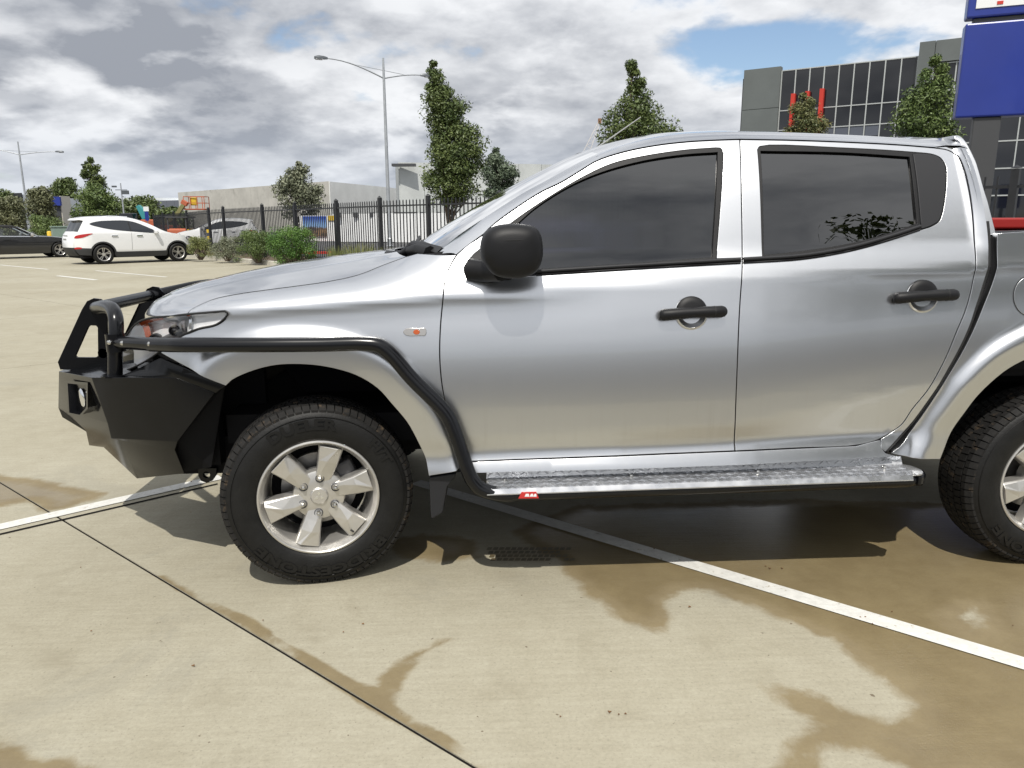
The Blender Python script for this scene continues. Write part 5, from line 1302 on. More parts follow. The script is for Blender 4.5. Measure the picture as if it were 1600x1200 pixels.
# filler plate up to the wing
FPp = [A(188, 587, .16), A(218, 575, .15), A(250, 559, .085), A(290, 575, .05), A(352, 603, .02), A(336, 614, .03), A(275, 590.5, .038)]
NB.update({'q%d' % i: p for i, p in enumerate(FPp)})
addn('filler_plate', M_STEELM, [['q0', 'q1', 'q2', 'q3', 'q4', 'q5', 'q6']], .004, bull)
# fog lamp pocket
for mi_ in (0, 1):
    fl = lambda p: (p[0], p[1] if not mi_ else 2*YC-p[1], p[2])
    cq = [A(108, 594, .46), A(142, 597, .225), A(142, 638, .235), A(130, 651, .32), A(111, 647, .45)]
    nrm_ = np.array([-.75, -.66, 0]); 
    V = [fl(p+nrm_*.012) for p in cq]+[fl(p+(np.mean(cq, 0)-p)*.14+nrm_*.012) for p in cq]+[fl(p+(np.mean(cq, 0)-p)*.2-nrm_*.06) for p in cq]
    F = [(i, (i+1) % 5, 5+(i+1) % 5, 5+i) for i in range(5)]+[(5+i, 5+(i+1) % 5, 10+(i+1) % 5, 10+i) for i in range(5)]+[tuple(10+i for i in range(5))]
    pk_ = MB().add(V, F).build('fog_lamp_pocket', M_STEEL, bull, smooth=30)
    c = np.mean(cq, 0)-nrm_*.0; c = c+np.array([0, 0, .01])
    lens = []
    x_ax = np.array([nrm_[1], -nrm_[0], 0]); z_ax = np.array([0, 0, 1.])
    V = []; n = 24
    for rr, dd in ((.040, -.02), (.040, -.005), (.032, .0), (.0, .003)):
        V += [fl(c+x_ax*rr*math.cos(a)+z_ax*rr*math.sin(a)+nrm_*dd) for a in np.linspace(0, 6.283, n, endpoint=False)]
    F = [(k*n+i, k*n+(i+1) % n, (k+1)*n+(i+1) % n, (k+1)*n+i) for k in range(3) for i in range(n)]
    MB().add(V, F).build('fog_lamp', M_CHROME, bull, smooth=50)
# upright plates with a cut-out
for mi_ in (0, 1):
    Yp = .57
    out = [A(94, 577, Yp), A(90.5, 566, Yp), A(128, 484, Yp), A(136, 471, Yp), A(146, 466.5, Yp), A(157, 468, Yp), A(166, 478, Yp), A(167, 579, Yp)]
    hol = [A(137, 511, Yp), A(141, 508, Yp), A(150, 508.5, Yp), A(153, 512, Yp), A(153.5, 556, Yp), A(150, 559, Yp), A(120, 559, Yp), A(117, 556, Yp)]
    po = panel('upright_plate', np.array([(p[0], p[2]) for p in out]), [np.array([(p[0], p[2]) for p in hol])], lambda x, z: (np.full(len(x), Yp), np.zeros(len(x)), np.zeros(len(x))), M_STEELM, bull, sp=.05, flange=.012, mirror=YC if mi_ else None, gap=0)
    V = None
# hoop and cross tubes
def arc_path(P, n=7): return catmull(P, n)
for mi_ in (0, 1):
    fl = lambda p: (p[0], p[1] if not mi_ else 2*YC-p[1], p[2])
    P = [A(180, 592, .185), A(180, 560, .185), A(181.5, 520, .185), A(181, 498, .20), A(176, 484, .25), A(166, 479.5, .33), A(152, 481, .50), A(150, 481, .60)]
    MB().tube([fl(p) for p in catmull(P, 6)], .0275, 16).build('hoop_tube', M_STEEL, bull, smooth=60)
    MB().lathe([(.0, 0), (.05, 0), (.05, .006), (0, .006)], 20, fl((P[0][0], P[0][1], P[0][2]+.012)), 'z').build('hoop_foot', M_STEELM, bull)
    # clamp with bolts that carries the side rail
    c0 = A(181, 535, .185); c1 = A(205, 536, .12); c2 = A(240, 538, .04)
    MB().tube([fl(c0+np.array([0, 0, .035])), fl(c0-np.array([0, 0, .035]))], .036, 18).build('clamp', M_STEELM, bull, smooth=60)
    MB().tube([fl(c0), fl(c1), fl(c2)], .026, 14).build('clamp_spigot', M_STEELM, bull, smooth=60)
    for (px, py, Y) in ((171, 535, .145), (191.5, 536, .115), (234, 537.5, .015)):
        p = A(px, py, Y); MB().lathe([(0, -.008), (.008, -.006), (.0105, 0), (.0105, .004)], 12, fl((p[0], p[1], p[2]))).build('bolt', M_BOLT, bull, smooth=50)
    # side rail along the wing, down behind the wheel to the step
    P = [A(236, 538, .045), A(262, 538.8, -.005), A(290, 539, -.045), A(400, 539, -.07), A(500, 538.3, -.075), A(570, 537, -.08), A(592, 540, -.08), A(610, 553, -.08), A(643, 591, -.082), A(690, 638, -.088), A(702, 655, -.09), (A(716, 690, -.095)), A(730, 733, -.102), A(738, 750, -.104), A(752, 764, -.106), A(784, 772.5, -.106), A(800, 773, -.106)]
    MB().tube([fl(p) for p in catmull(P, 5)], .0275, 18).build('side_rail', M_STEEL, bull, smooth=60)
ct = A(150, 481, .60)
MB().tube([(ct[0], y, ct[2]) for y in (.595, .9, 1.175)], .0275, 16).build('cross_tube', M_STEEL, bull, smooth=60)
# flattened centre section and lower cross bar
MB().tube([(ct[0]+.02, .57, ct[2]-.20), (ct[0]+.02, 1.2, ct[2]-.20)], .022, 14).build('cross_tube', M_STEEL, bull, smooth=60)
# recovery tab, chassis horns
for mi_ in (0, 1):
    fl = lambda p: (p[0], p[1] if not mi_ else 2*YC-p[1], p[2])
    Yt = .25
    tabo = [A(310, 732, Yt), A(338, 732, Yt), A(337, 742, Yt), A(331, 751, Yt), A(322, 754, Yt), A(314, 751, Yt), A(310, 743, Yt)]
    c = A(322.5, 742, Yt); hol = [(c[0]+.016*math.cos(a), c[2]+.016*math.sin(a)) for a in np.linspace(0, 6.283, 16, endpoint=False)]
    panel('recovery_tab', np.array([(p[0], p[2]) for p in tabo]), [np.array(hol)], lambda x, z: (np.full(len(x), Yt), np.zeros(len(x)), np.zeros(len(x))), M_STEELM, bull, sp=.03, flange=.02, mirror=YC if mi_ else None, gap=0)
    MB().box(fl((-.45, .32, .47)), (.55, .10, .16)).build('chassis_horn', M_SHELL, truck)
    MB().box(fl((-.47, .23, .60)), (.07, .06, .30)).build('mount_bracket', M_SHELL, truck)
    p = A(322, 712, .235); MB().box(fl((p[0], p[1], p[2])), (.035, .006, .035)).build('square_washer', M_BOLT, bull)
    MB().lathe([(0, -.012), (.008, -.012), (.009, -.004), (.009, 0)], 6, fl((p[0], p[1]-.002, p[2]))).build('bolt', M_CAST, bull)

# ---- side step with chequer plate
for mi_ in (0, 1):
    fl = lambda p: (p[0], p[1] if not mi_ else 2*YC-p[1], p[2])
    P0 = A(742, 752, -.0); 
    xa, xb = .655, 2.325
    YO, YI = -.126, -.018
    zA = A(790, 766, YO)[2]+.003; zB = A(1404, 744, YO)[2]+.003
    zt = lambda x: zA+(zB-zA)*(x-xa)/(xb-xa)
    def pl(name, y0, y1, dz0, dz1, mt, x0=xa, x1=xb, par=None, bev=.0):
        V = [(x, y, zt(x)+z) for x in (x0, x1) for y, z in ((y0, dz0), (y1, dz1), (y1, dz1-.004), (y0, dz0-.004))]
        return MB().add([fl(v) for v in V], [(0, 1, 5, 4), (1, 2, 6, 5), (2, 3, 7, 6), (3, 0, 4, 7), (0, 3, 2, 1), (4, 5, 6, 7)]).build(name, mt, par or truck, bevel=bev)
    step = pl('side_step', YO, YI, 0, .006, M_ALU, bev=.001)
    pl('back_flange', YI, YI+.018, .006, .036, M_ALU, par=step); pl('front_lip', YO-.0075, YO+.0005, -.016, .0015, M_ALU, par=step, x1=xb-.02)
    # raised five-bar chequer pattern
    ch = MB(); cell = .0315; n = int((xb-xa)/cell)
    for i in range(n):
        for j in range(4):
            x = xa+cell*(i+.5); y = YO+.0165+j*.031; a = R(38) if (i+j) % 2 else R(-38)
            for k in (-.0105, -.0035, .0035, .0105):
                ch.box(fl((x-math.sin(a)*k, y+math.cos(a)*k, zt(x)+.0008+.006*(y-YO)/(YI-YO))), (.023, .0032, .004), a if not mi_ else -a, -(zB-zA)/(xb-xa))
        for j in range(1):
            x = xa+cell*(i+.5); ch.box(fl((x, YI+.0080, zt(x)+.021)), (.020, .004, .004), 0, .6 if i % 2 else -.6)
    co = ch.build('chequer_bars', M_ALU, step, fix=False); co['kind'] = 'stuff'
    for (u, v) in ((790, 750), (988, 744), (1184, 738), (1375, 730)):
        p = at_z(u, v, zt(1.5)+.01); MB().lathe([(0, .012), (.006, .011), (.008, .006), (.008, 0)], 8, fl((p[0], -.05, zt(p[0])+.004)), 'z').build('plate_bolt', M_BOLT, step)
    # carrying tube and end cap
    MB().tube([fl((x, -.106, zt(x)-.028)) for x in (xa+.08, 1.3, 2.30)]+[fl((2.345, -.094, zt(2.345)-.026)), fl((2.372, -.06, zt(2.37)-.024))], [.026, .026, .026, .026, .024], 16).build('step_tube', M_STEEL, step, smooth=60)
    MB().box(fl((1.49, -.05, zt(1.49)-.022)), (1.62, .10, .03), 0, -(zB-zA)/(xb-xa)).build('step_frame', M_STEELM, step)
    capp = [fl((2.325+.05*math.cos(a), -.067+.066*math.sin(a), 0)) for a in np.linspace(-1.57, 1.57, 12)]
    MB().prism([(p[0], p[1]) for p in capp], zt(2.33)-.045, zt(2.33)-.002, 'z').build('end_cap', M_STEELM, step, bevel=.008)
    MB().prism([(p[0]-.008, p[1]) for p in capp], zt(2.33)-.001, zt(2.33)+.004, 'z').build('end_plate', M_ALU, step)
    for x in (.9, 1.5, 2.15): MB().bar(fl((x, -.06, zt(x)-.03)), fl((x, .30, zt(x)+.03)), .05, .03).build('step_bracket', M_SHELL, step)
    if not mi_:
        q = [A(810, 779, -.1405), A(842, 778.5, -.1405), A(838, 768.5, -.1405), A(815, 769, -.1405)]
        bd_ = MB().add([tuple(p) for p in q]+[tuple(p+np.array([0, .004, 0])) for p in q], [(0, 1, 2, 3), (7, 6, 5, 4), (0, 4, 5, 1), (1, 5, 6, 2), (2, 6, 7, 3), (3, 7, 4, 0)]).build('maker_badge', mat('badge_red', (.50, .03, .03), .3), step)
        mk_ = MB()
        for (u0, u1) in ((821, 827), (829, 833.5), (834.5, 838.5)):
            mk_.add([tuple(A(u0-1.5, 776, -.1415)), tuple(A(u1, 776, -.1415)), tuple(A(u1-.7, 771.5, -.1415)), tuple(A(u0+.8, 771.5, -.1415))], [(0, 1, 2, 3)])
        mk_.build('badge_lettering', M_WHITE, step)
# ---- mud flap, arch liners, underbody
for mi_ in (0, 1):
    fl = lambda p: (p[0], p[1] if not mi_ else 2*YC-p[1], p[2])
    Yf = .004
    pts = [A(671, 743, Yf), A(713, 736, Yf), A(712, 741, Yf), A(699, 757, Yf), A(692, 797, Yf), A(676, 806.5, Yf), A(673.5, 802, Yf)]
    m1 = MB(); V = [fl(p+np.array([0, -.028, 0])) for p in pts]+[fl(p+np.array([.01, .20, 0])) for p in pts]; n = len(pts)
    m1.add(V, [tuple(range(n)), tuple(range(2*n-1, n-1, -1))]+[(i, n+i, n+(i+1) % n, (i+1) % n) for i in range(n)]); m1.build('mud_flap', M_TRIM2, truck, bevel=.004)
    for arch, ext in ((archF, .0), (archR, .0)):
        G = []
        c = np.array([arch[:, 0].mean(), .40]); 
        for y in (.012, .06, .30, .62):
            k = 1.0 if y > .02 else 1.0
            G.append([fl((c[0]+(p[0]-c[0])*(1.03 if y > .05 else 1.0), y, c[1]+(p[1]-c[1])*(1.03 if y > .05 else 1.0))) for p in arch])
        MB().add(*grid_mesh(G)).build('arch_liner', M_SHELL, truck, smooth=60)
        V = [fl((p[0], .62, p[1])) for p in arch]; MB().add(V+[fl((c[0], .62, .3))], [(i, i+1, len(V)) for i in range(len(V)-1)]).build('arch_wall', M_SHELL, truck)
    MB().box(fl((-.52, .42, .66)), (.46, .04, .50)).build('radiator_side', M_SHELL, truck)
    # inner wing plate in front of the front wheel
    MB().add([fl(A(250, 556, .12)), fl(A(352, 602, .10)), fl(A(345, 640, .10)), fl(A(330, 730, .16)), fl(A(280, 738, .16)), fl(A(278, 690, .10))], [tuple(range(6))]).build('splash_guard', M_SHELL, truck)
MB().box((1.55, YC, .60), (3.9, 1.36, .12)).build('floor_pan', M_SHELL, truck)
for s in (-.42, .42): MB().box((1.7, YC+s, .50), (4.5, .08, .14)).build('chassis_rail', M_SHELL, truck, bevel=.01)
MB().tube([(3.0, .25, .37), (3.0, 1.52, .37)], .05, 12).build('rear_axle', M_CAST, truck)
MB().lathe([(0, -.12), (.12, -.09), (.15, 0), (.12, .09), (0, .12)], 14, (3.0, YC, .37)).build('differential', M_CAST, truck, smooth=60)
MB().tube([(0.0, .3, .36), (0, 1.47, .36)], .035, 10).build('front_axle', M_CAST, truck)
for yy in (.36, 1.41):
    MB().tube([(2.45, yy, .48), (3.0, yy, .42), (3.65, yy, .52)], .03, 8).build('leaf_spring', M_CAST, truck)
# ---- tray interior, tailgate, sports bar
MB().box((3.36, YC, .82), (1.46, 1.46, .06)).build('tray_floor', M_SHELL, truck)
MB().box((2.645, YC, 1.09), (.03, 1.66, .55)).build('tray_front_wall', M_SILVER, truck, bevel=.008)
for s in (-1, 1):
    yb_ = YC+s*.80; MB().box((3.38, yb_, 1.385), (1.46, .10, .03), 0, -.021).build('tray_rail', M_TRIM2, truck, bevel=.008)
    MB().box((3.36, YC+s*.77, 1.10), (1.44, .03, .54)).build('tray_inner_wall', M_SHELL, truck)
tg = MB().box((4.10, YC, 1.06), (.05, 1.50, .62)).build('tailgate', M_SILVER, truck, bevel=.015); MB().box((4.135, YC, 1.25), (.02, .28, .10)).build('tailgate_handle', M_TRIM, tg, bevel=.01)
MB().box((4.17, YC, .58), (.16, 1.62, .16)).build('rear_bumper', M_STEELM, truck, bevel=.03)
for s in (-1, 1): MB().box((4.09, YC+s*.80, 1.12), (.08, .12, .40)).build('tail_light', mat('tail_red', (.35, .015, .015), .15), truck, bevel=.02)
SBo = [(1497, 212.5), (1511.7, 212), (1523, 215), (1535, 228), (1543, 245), (1548, 263), (1553, 297), (1558, 330), (1562.5, 366)]
SBi = [(1549, 366), (1542, 313), (1535, 273), (1528, 243), (1517, 222), (1507, 215), (1499, 214.5)]
so3 = T(SBo); si3 = T(SBi); sb_poly = cat_([catmull(so3, 4), catmull(si3, 4)])
def SFb(x, z):
    y = np.interp(z, [1.3, 1.38, 1.5, 1.65, 1.72, 1.76, 1.80], [.052, .058, .10, .17, .215, .245, .29]); gz_ = np.interp(z, [1.3, 1.4, 1.7, 1.8], [.3, .35, .5, 1.2]); return y, np.full(len(np.atleast_1d(x)), -.15), gz_
sbp = None
for mi_ in (None, YC):
    o = panel('sports_bar', sb_poly, [], SFb, M_SILVER, truck, sp=.03, off=-.012, flange=.09, mirror=mi_, gap=0, rnd=.006)
xt = so3[1][0]; zt_ = so3[1][1]
gapp = cat_([T([(1500, 221), (1511, 231), (1520, 250), (1530, 281.7), (1536.7, 313), (1542.5, 346.7), (1546, 366)]), T([(1551, 366), (1543.5, 313), (1536.5, 273), (1529, 243), (1518, 222), (1506, 214.5)])])
for mi_ in (None, YC): panel('sports_bar_gap_strip', gapp, [], SFb, M_RUBBER, truck, sp=.04, off=.022, flange=0, mirror=mi_, gap=0)  # black strip filling the gap between cab and sports bar
MB().tube([(xt+.02, y, zt_-.06) for y in np.linspace(.34, 1.43, 6)], .018, 12).build('sports_bar_top', M_SILVER, truck, smooth=60)
# ---- interior
for s in (-1, 1):
    for x in (1.18, 2.02):
        c = (x, YC+s*.37, 0)
        st = MB().box((x-.05, c[1], .86), (.50, .48, .16)).build('seat_cushion', M_INT, truck, bevel=.05, bseg=3)
        MB().box((x+.26, c[1], 1.16), (.14, .46, .62), 0, .24).build('seat_back', M_INT, truck, bevel=.05, bseg=3)
        MB().box((x+.37, c[1], 1.50), (.09, .26, .17), 0, .2).build('headrest', M_INT, truck, bevel=.035, bseg=3)
MB().box((.66, YC, 1.10), (.36, 1.44, .30), 0, .15).build('dashboard', M_INT2, truck, bevel=.08, bseg=3)
sw = MB().tube([(.93+.06*math.sin(a)*.4, YC+.37+.185*math.cos(a), 1.17+.175*math.sin(a)) for a in np.linspace(0, 2*math.pi, 25)], .014, 8, caps=False).build('steering_wheel', M_INT2, truck, smooth=60)
MB().box((.90, YC+.37, 1.16), (.04, .30, .06)).build('steering_spokes', M_INT2, sw, bevel=.01)
MB().box((1.5, YC, .70), (2.1, 1.45, .06)).build('cabin_floor', M_INT2, truck)
MB().box((.95, .7, 1.60), (.05, .22, .06)).build('interior_mirror', M_INT2, truck, bevel=.01)
MB().box((1.86, YC, 1.70), (1.25, 1.05, .015)).build('headliner', mat('headliner_cloth', (.35, .34, .31), .9), truck)

# ---- wheels
RW_, RT = .232, .375
M_RAISED = mat('raised_rubber', (.006, .006, .006), .42, spec=.35)
def tyre_text(body, size, a_mid, r_mid, squash=1.0):
    V, F = text_mesh(body, size, .0012, .0022)
    a = R(a_mid)-V[:, 0]*squash/r_mid; rr = r_mid+V[:, 1]
    return np.stack([rr*np.cos(a), -V[:, 2], rr*np.sin(a)], 1), F
def make_wheel(spin):
    """wheel in local space: axis along y, outer face at y = 0 towards -y"""
    root = bpy.data.objects.new('wheel', None); COL.objects.link(root); root.parent = truck
    TW = .245
    side = [(.232, .020), (.236, .010), (.246, .004), (.262, -.001), (.285, -.004), (.305, -.003), (.325, .002), (.340, .008), (.352, .018), (.358, .028)]
    crown = [(.3585, .030), (.3605, .045), (.362, .075), (.3625, TW/2)]
    prof = side+crown; prof = prof+[(r_, TW-y) for r_, y in prof[::-1][1:]]
    ty = MB().lathe(prof, 96, (0, 0, 0)).build('tyre', M_TYREM, root, True, smooth=60)
    # tread blocks: five ribs, staggered, shoulder blocks wrap down the sidewall
    tb = MB(); nb_ = 74
    ribs = [(.012, .052, 0), (.060, .098, .5), (.106, .139, .2), (.147, .185, .7), (.193, .233, .35)]
    for y0, y1, ph in ribs:
        for k in range(nb_):
            a0 = 2*math.pi*(k+ph)/nb_; a1 = a0+2*math.pi/nb_*.84; sk = .012
            sh = y0 < .02 or y1 > .225
            def rad(y): d = min(y, TW-y); return np.interp(d, [0, .012, .03, .06, .13], [.338, .354, .3695, .3735, .375])
            q = []
            ys_ = (y0, (y0+y1)/2, y1)
            for a in (a0, a1):
                for y in ys_:
                    s_ = sk*(y-y0)/(y1-y0)*(1 if y < TW/2 else -1); r_ = rad(y); q.append((r_*math.cos(a+s_), y, r_*math.sin(a+s_)))
            for a in (a0, a1):
                for y in ys_:
                    s_ = sk*(y-y0)/(y1-y0)*(1 if y < TW/2 else -1); r_ = rad(y)-.012; q.append((r_*math.cos(a+s_), y, r_*math.sin(a+s_)))
            tb.add(q, [(0, 1, 4, 3), (1, 2, 5, 4), (0, 3, 9, 6), (2, 8, 11, 5), (0, 6, 7, 1), (1, 7, 8, 2), (3, 4, 10, 9), (4, 5, 11, 10)])
    to = tb.build('tread_blocks', M_TREAD, root, True); to['kind'] = 'stuff'
    for body, am, sq in (('DUELER', 100, 1.25), ('H/T', 36, 1.15), ('BRIDGESTONE', -90, 1.55)):
        V, F = tyre_text(body, .056 if body != 'BRIDGESTONE' else .052, am, .300, sq*1.05); V[:, 1] += -.0055
        MB().add(V, F).build('sidewall_lettering', M_RAISED, root, True, fix=False)
    MB().lathe([(.327, .0015), (.329, -.0005), (.331, .0030)], 96).build('sidewall_ring', M_TYREM, root, True, smooth=60)
    # rim: lip, barrel, spokes
    rp = [(.233, .030), (.236, .016), (.233, .008), (.227, .006), (.222, .010), (.220, .018), (.213, .024), (.206, .045), (.196, .10), (.192, .19), (.215, .21)]
    rim = MB().lathe(rp, 96).build('rim', M_ALLOY, root, True, smooth=50)
    ns = 6
    for k in range(ns):
        ac = 2*math.pi*k/ns+spin
        def pt(r_, da, y): return (r_*math.cos(ac+da), y, r_*math.sin(ac+da))
        # outline (r, angle offset) left side, right side; ridge across gives two facets
        Lq = [(.062, .50), (.105, .30), (.150, .23), (.210, .205)]; Rq = [(.062, -.52), (.105, -.38), (.150, -.315), (.210, -.265)]
        yd = {0: .038, 1: .030, 2: .022, 3: .020}
        V = []
        for i in range(4):
            V += [pt(*Lq[i], yd[i]+.010), pt(Lq[i][0], Lq[i][1]*.86, yd[i]), pt(Lq[i][0]*.995, (.15, .10, -.02, -.17)[i], yd[i]-(.002, .004, .007, .006)[i]), pt(Rq[i][0], Rq[i][1]*.88, yd[i]+.004), pt(*Rq[i], yd[i]+.012)]
        nb0 = len(V)
        V += [(p[0], p[1]+.045, p[2]) for p in V]
        F = []
        for i in range(3):
            for j in range(4): F.append((i*5+j, i*5+j+1, (i+1)*5+j+1, (i+1)*5+j))
            F += [(i*5, (i+1)*5, nb0+(i+1)*5, nb0+i*5), (i*5+4, nb0+i*5+4, nb0+(i+1)*5+4, (i+1)*5+4)]
        F += [tuple(15+j for j in range(5))+tuple(nb0+15+j for j in range(4, -1, -1))]
        MB().add(V, F).build('spoke', M_ALLOY, root, True, bevel=.0025)
    MB().lathe([(0, .033), (.034, .033), (.036, .036), (.050, .037), (.090, .041), (.099, .045), (.103, .054), (.103, .10), (0, .10)], 48).build('hub', M_ALLOY, root, True, smooth=30)
    cap = MB().lathe([(0, .026), (.030, .027), (.034, .031), (.034, .036)], 40).build('centre_cap', M_ALLOY, root, True, smooth=40)
    em = MB()
    for k in range(3):
        a = R(90+120*k); d_ = np.array([math.cos(a), math.sin(a)]); n_ = np.array([-d_[1], d_[0]])
        q = [d_*.003, d_*.0125+n_*.0062, d_*.022, d_*.0125-n_*.0062]; em.prism([tuple(p) for p in q], .0255, .029)
    em.build('emblem', M_CHROME, root, True)
    for k in range(6):
        a = 2*math.pi*k/6+spin+R(9); c = (.0715*math.cos(a), .022, .0715*math.sin(a))
        MB().lathe([(.0175, .028), (.0175, .012), (.015, .010), (.0135, .018), (.0135, .024)], 18, c).build('lug_seat', M_CAST, root, True, smooth=50)
        MB().lathe([(0, -.006), (.006, -.004), (.0095, .003), (.0105, .022)], 6, c).build('lug_nut', M_BOLT, root, True)
    MB().lathe([(.05, .135), (.150, .135), (.150, .16), (.05, .16)], 48, close=True).build('brake_disc', M_DISC, root, True, smooth=30)
    MB().box((.118, .125, .05), (.075, .085, .14), 0, -.4).build('caliper', M_CAST, root, True, bevel=.012)
    MB().lathe([(0, .17), (.19, .17)], 32).build('dust_shield', M_SHELL, root, True)
    vl = MB().tube([(.205*math.cos(-.9), .02, .205*math.sin(-.9)), (.185*math.cos(-.9), .004, .185*math.sin(-.9))], .004, 6); vl.build('valve', M_RUBBER, root, True)
    return root
w0 = make_wheel(R(76))
def place_wheel(w, x, y, rz):
    w.location = (x-1.5, y-YC, .368)
    w.rotation_euler = (0, 0, rz)
place_wheel(w0, 0, .0, .19)
for (x, y, rz) in ((3.0, 0., 0.), (0., 2*YC, math.pi+.19), (3.0, 2*YC, math.pi)):
    w = copy_tree(w0, truck); place_wheel(w, x, y, rz)
# ---- red toolbox in the tray
tx = A(1562, 345, .30)
tbx = empty('toolbox', (3.1, .55, .85), 'red metal toolbox standing in the pickup tray', 'toolbox')
M_TB = mat('toolbox_red', (.30, .018, .015), .4)
zt2 = at_y(1590, 340, .30)[2]
MB().box((3.15, .55, (.85+zt2-.05)/2), (.86, .46, zt2-.05-.85)).build('box', M_TB, tbx, bevel=.01)
MB().box((3.15, .55, zt2-.023), (.88, .48, .045)).build('lid', M_TB, tbx, bevel=.008)
p = at_y(1595, 352, .318); MB().box((p[0], .317, p[2]), (.06, .006, .022)).build('label_plate', M_WHITE, tbx)

# ================================================================== OTHER CARS
def car_surface(hw, x0, x1, tr, tf, belt, zlow, tumble):
    def f0(x, z):
        y = -hw+0*x
        y = y+tr*np.clip((x0+.62-x)/.62, 0, 1)**2.2+tf*np.clip((x-(x1-.75))/.75, 0, 1)**2.2
        y = y+np.clip(z-belt, 0, 2)**1.15*tumble+np.clip(zlow-z, 0, 1)*.18+.10*np.clip(np.abs(z-(belt-.15))-.0, 0, 1)**2*(z < belt)
        return y
    def f(x, z):
        x = np.asarray(x, float); z = np.asarray(z, float); h = .004
        return f0(x, z), (f0(x+h, z)-f0(x-h, z))/(2*h), (f0(x, z+h)-f0(x, z-h))/(2*h)
    return f
M_WHITECAR = mat('white_car_paint', (.78, .79, .80), .3, coat=1., coat_r=.04)
M_BLACKCAR = mat('black_car_paint', (.010, .011, .014), .3, coat=1., coat_r=.04)
M_REDCAR = mat('red_car_paint', (.45, .02, .02), .3, coat=1.)
M_CLAD = mat('cladding', (.035, .036, .038), .7)
M_SOFT = mat('soft_top', (.012, .012, .013), .9)
M_CGL = mat('car_glass', (.018, .022, .028), .04, spec=.6)
M_CGL2 = glass_mat('car_glass_clear', (.75, .8, .8), ior=1.5)
M_TAIL = mat('tail_lamp', (.42, .012, .015), .12, coat=.5)
def car_wheel(root, x, y, r, sgn, style=5):
    w = bpy.data.objects.new('wheel', None); COL.objects.link(w); w.parent = root; w.location = (x, y, r); w.rotation_euler = (0, 0, 0 if sgn < 0 else math.pi)
    MB().lathe([(r*.66, .02), (r*.72, .0), (r*.9, -.004), (r*.98, .02), (r, .05), (r, .17), (r*.95, .2), (r*.6, .2)], 40).build('tyre', M_TYREM, w, True, smooth=50)
    MB().lathe([(r*.68, .015), (r*.66, .004), (r*.62, .012), (r*.58, .06), (r*.56, .15)], 40).build('rim', M_ALLOY, w, True, smooth=50)
    sp_ = MB()
    for k in range(style):
        a = 2*math.pi*k/style+.3
        for da in (-.13, .13):
            p = lambda rr, d, y_: (rr*math.cos(a+d), y_, rr*math.sin(a+d))
            V = [p(r*.12, da*2.2, .03), p(r*.64, da*1.15-.05, .008), p(r*.64, da*1.15+.07, .008), p(r*.12, da*2.2+.3, .03)]
            V += [(q[0], q[1]+.03, q[2]) for q in V]; sp_.add(V, [(0, 1, 2, 3), (7, 6, 5, 4), (0, 4, 5, 1), (1, 5, 6, 2), (2, 6, 7, 3), (3, 7, 4, 0)])
    sp_.build('spokes', M_ALLOY, w, True)
    MB().lathe([(0, .02), (r*.16, .022), (r*.18, .05)], 20).build('hub_cap', M_ALLOY, w, True, smooth=40)
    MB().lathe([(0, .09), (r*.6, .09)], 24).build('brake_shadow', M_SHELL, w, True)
def arcpts(c, r, a0, a1, n=14): return [(c[0]+r*math.cos(R(a)), c[1]+r*math.sin(R(a))) for a in np.linspace(a0, a1, n)]
def car_top(root, name, sil, f, mt, bulge_x=.05, crown=.03, inw=.0):
    """skin across the car between the near and far side of a silhouette run"""
    sil = np.array(sil); G = []
    for i, (x, z) in enumerate(sil):
        y = float(f(np.array([x]), np.array([z]))[0][0])+inw; t = sil[min(i+1, len(sil)-1)]-sil[max(i-1, 0)]; t = t/np.linalg.norm(t); n_ = np.array([-t[1], t[0]])
        G.append([(x+n_[0]*b*(bulge_x+abs(n_[0])*.04), y*s, z+n_[1]*b*crown+n_[0]*0) for s in np.linspace(1, -1, 13) for b in (1-s**4,)])
    V, F = grid_mesh(G)
    return MB().add(V, F).build(name, mt, root, True, smooth=50)
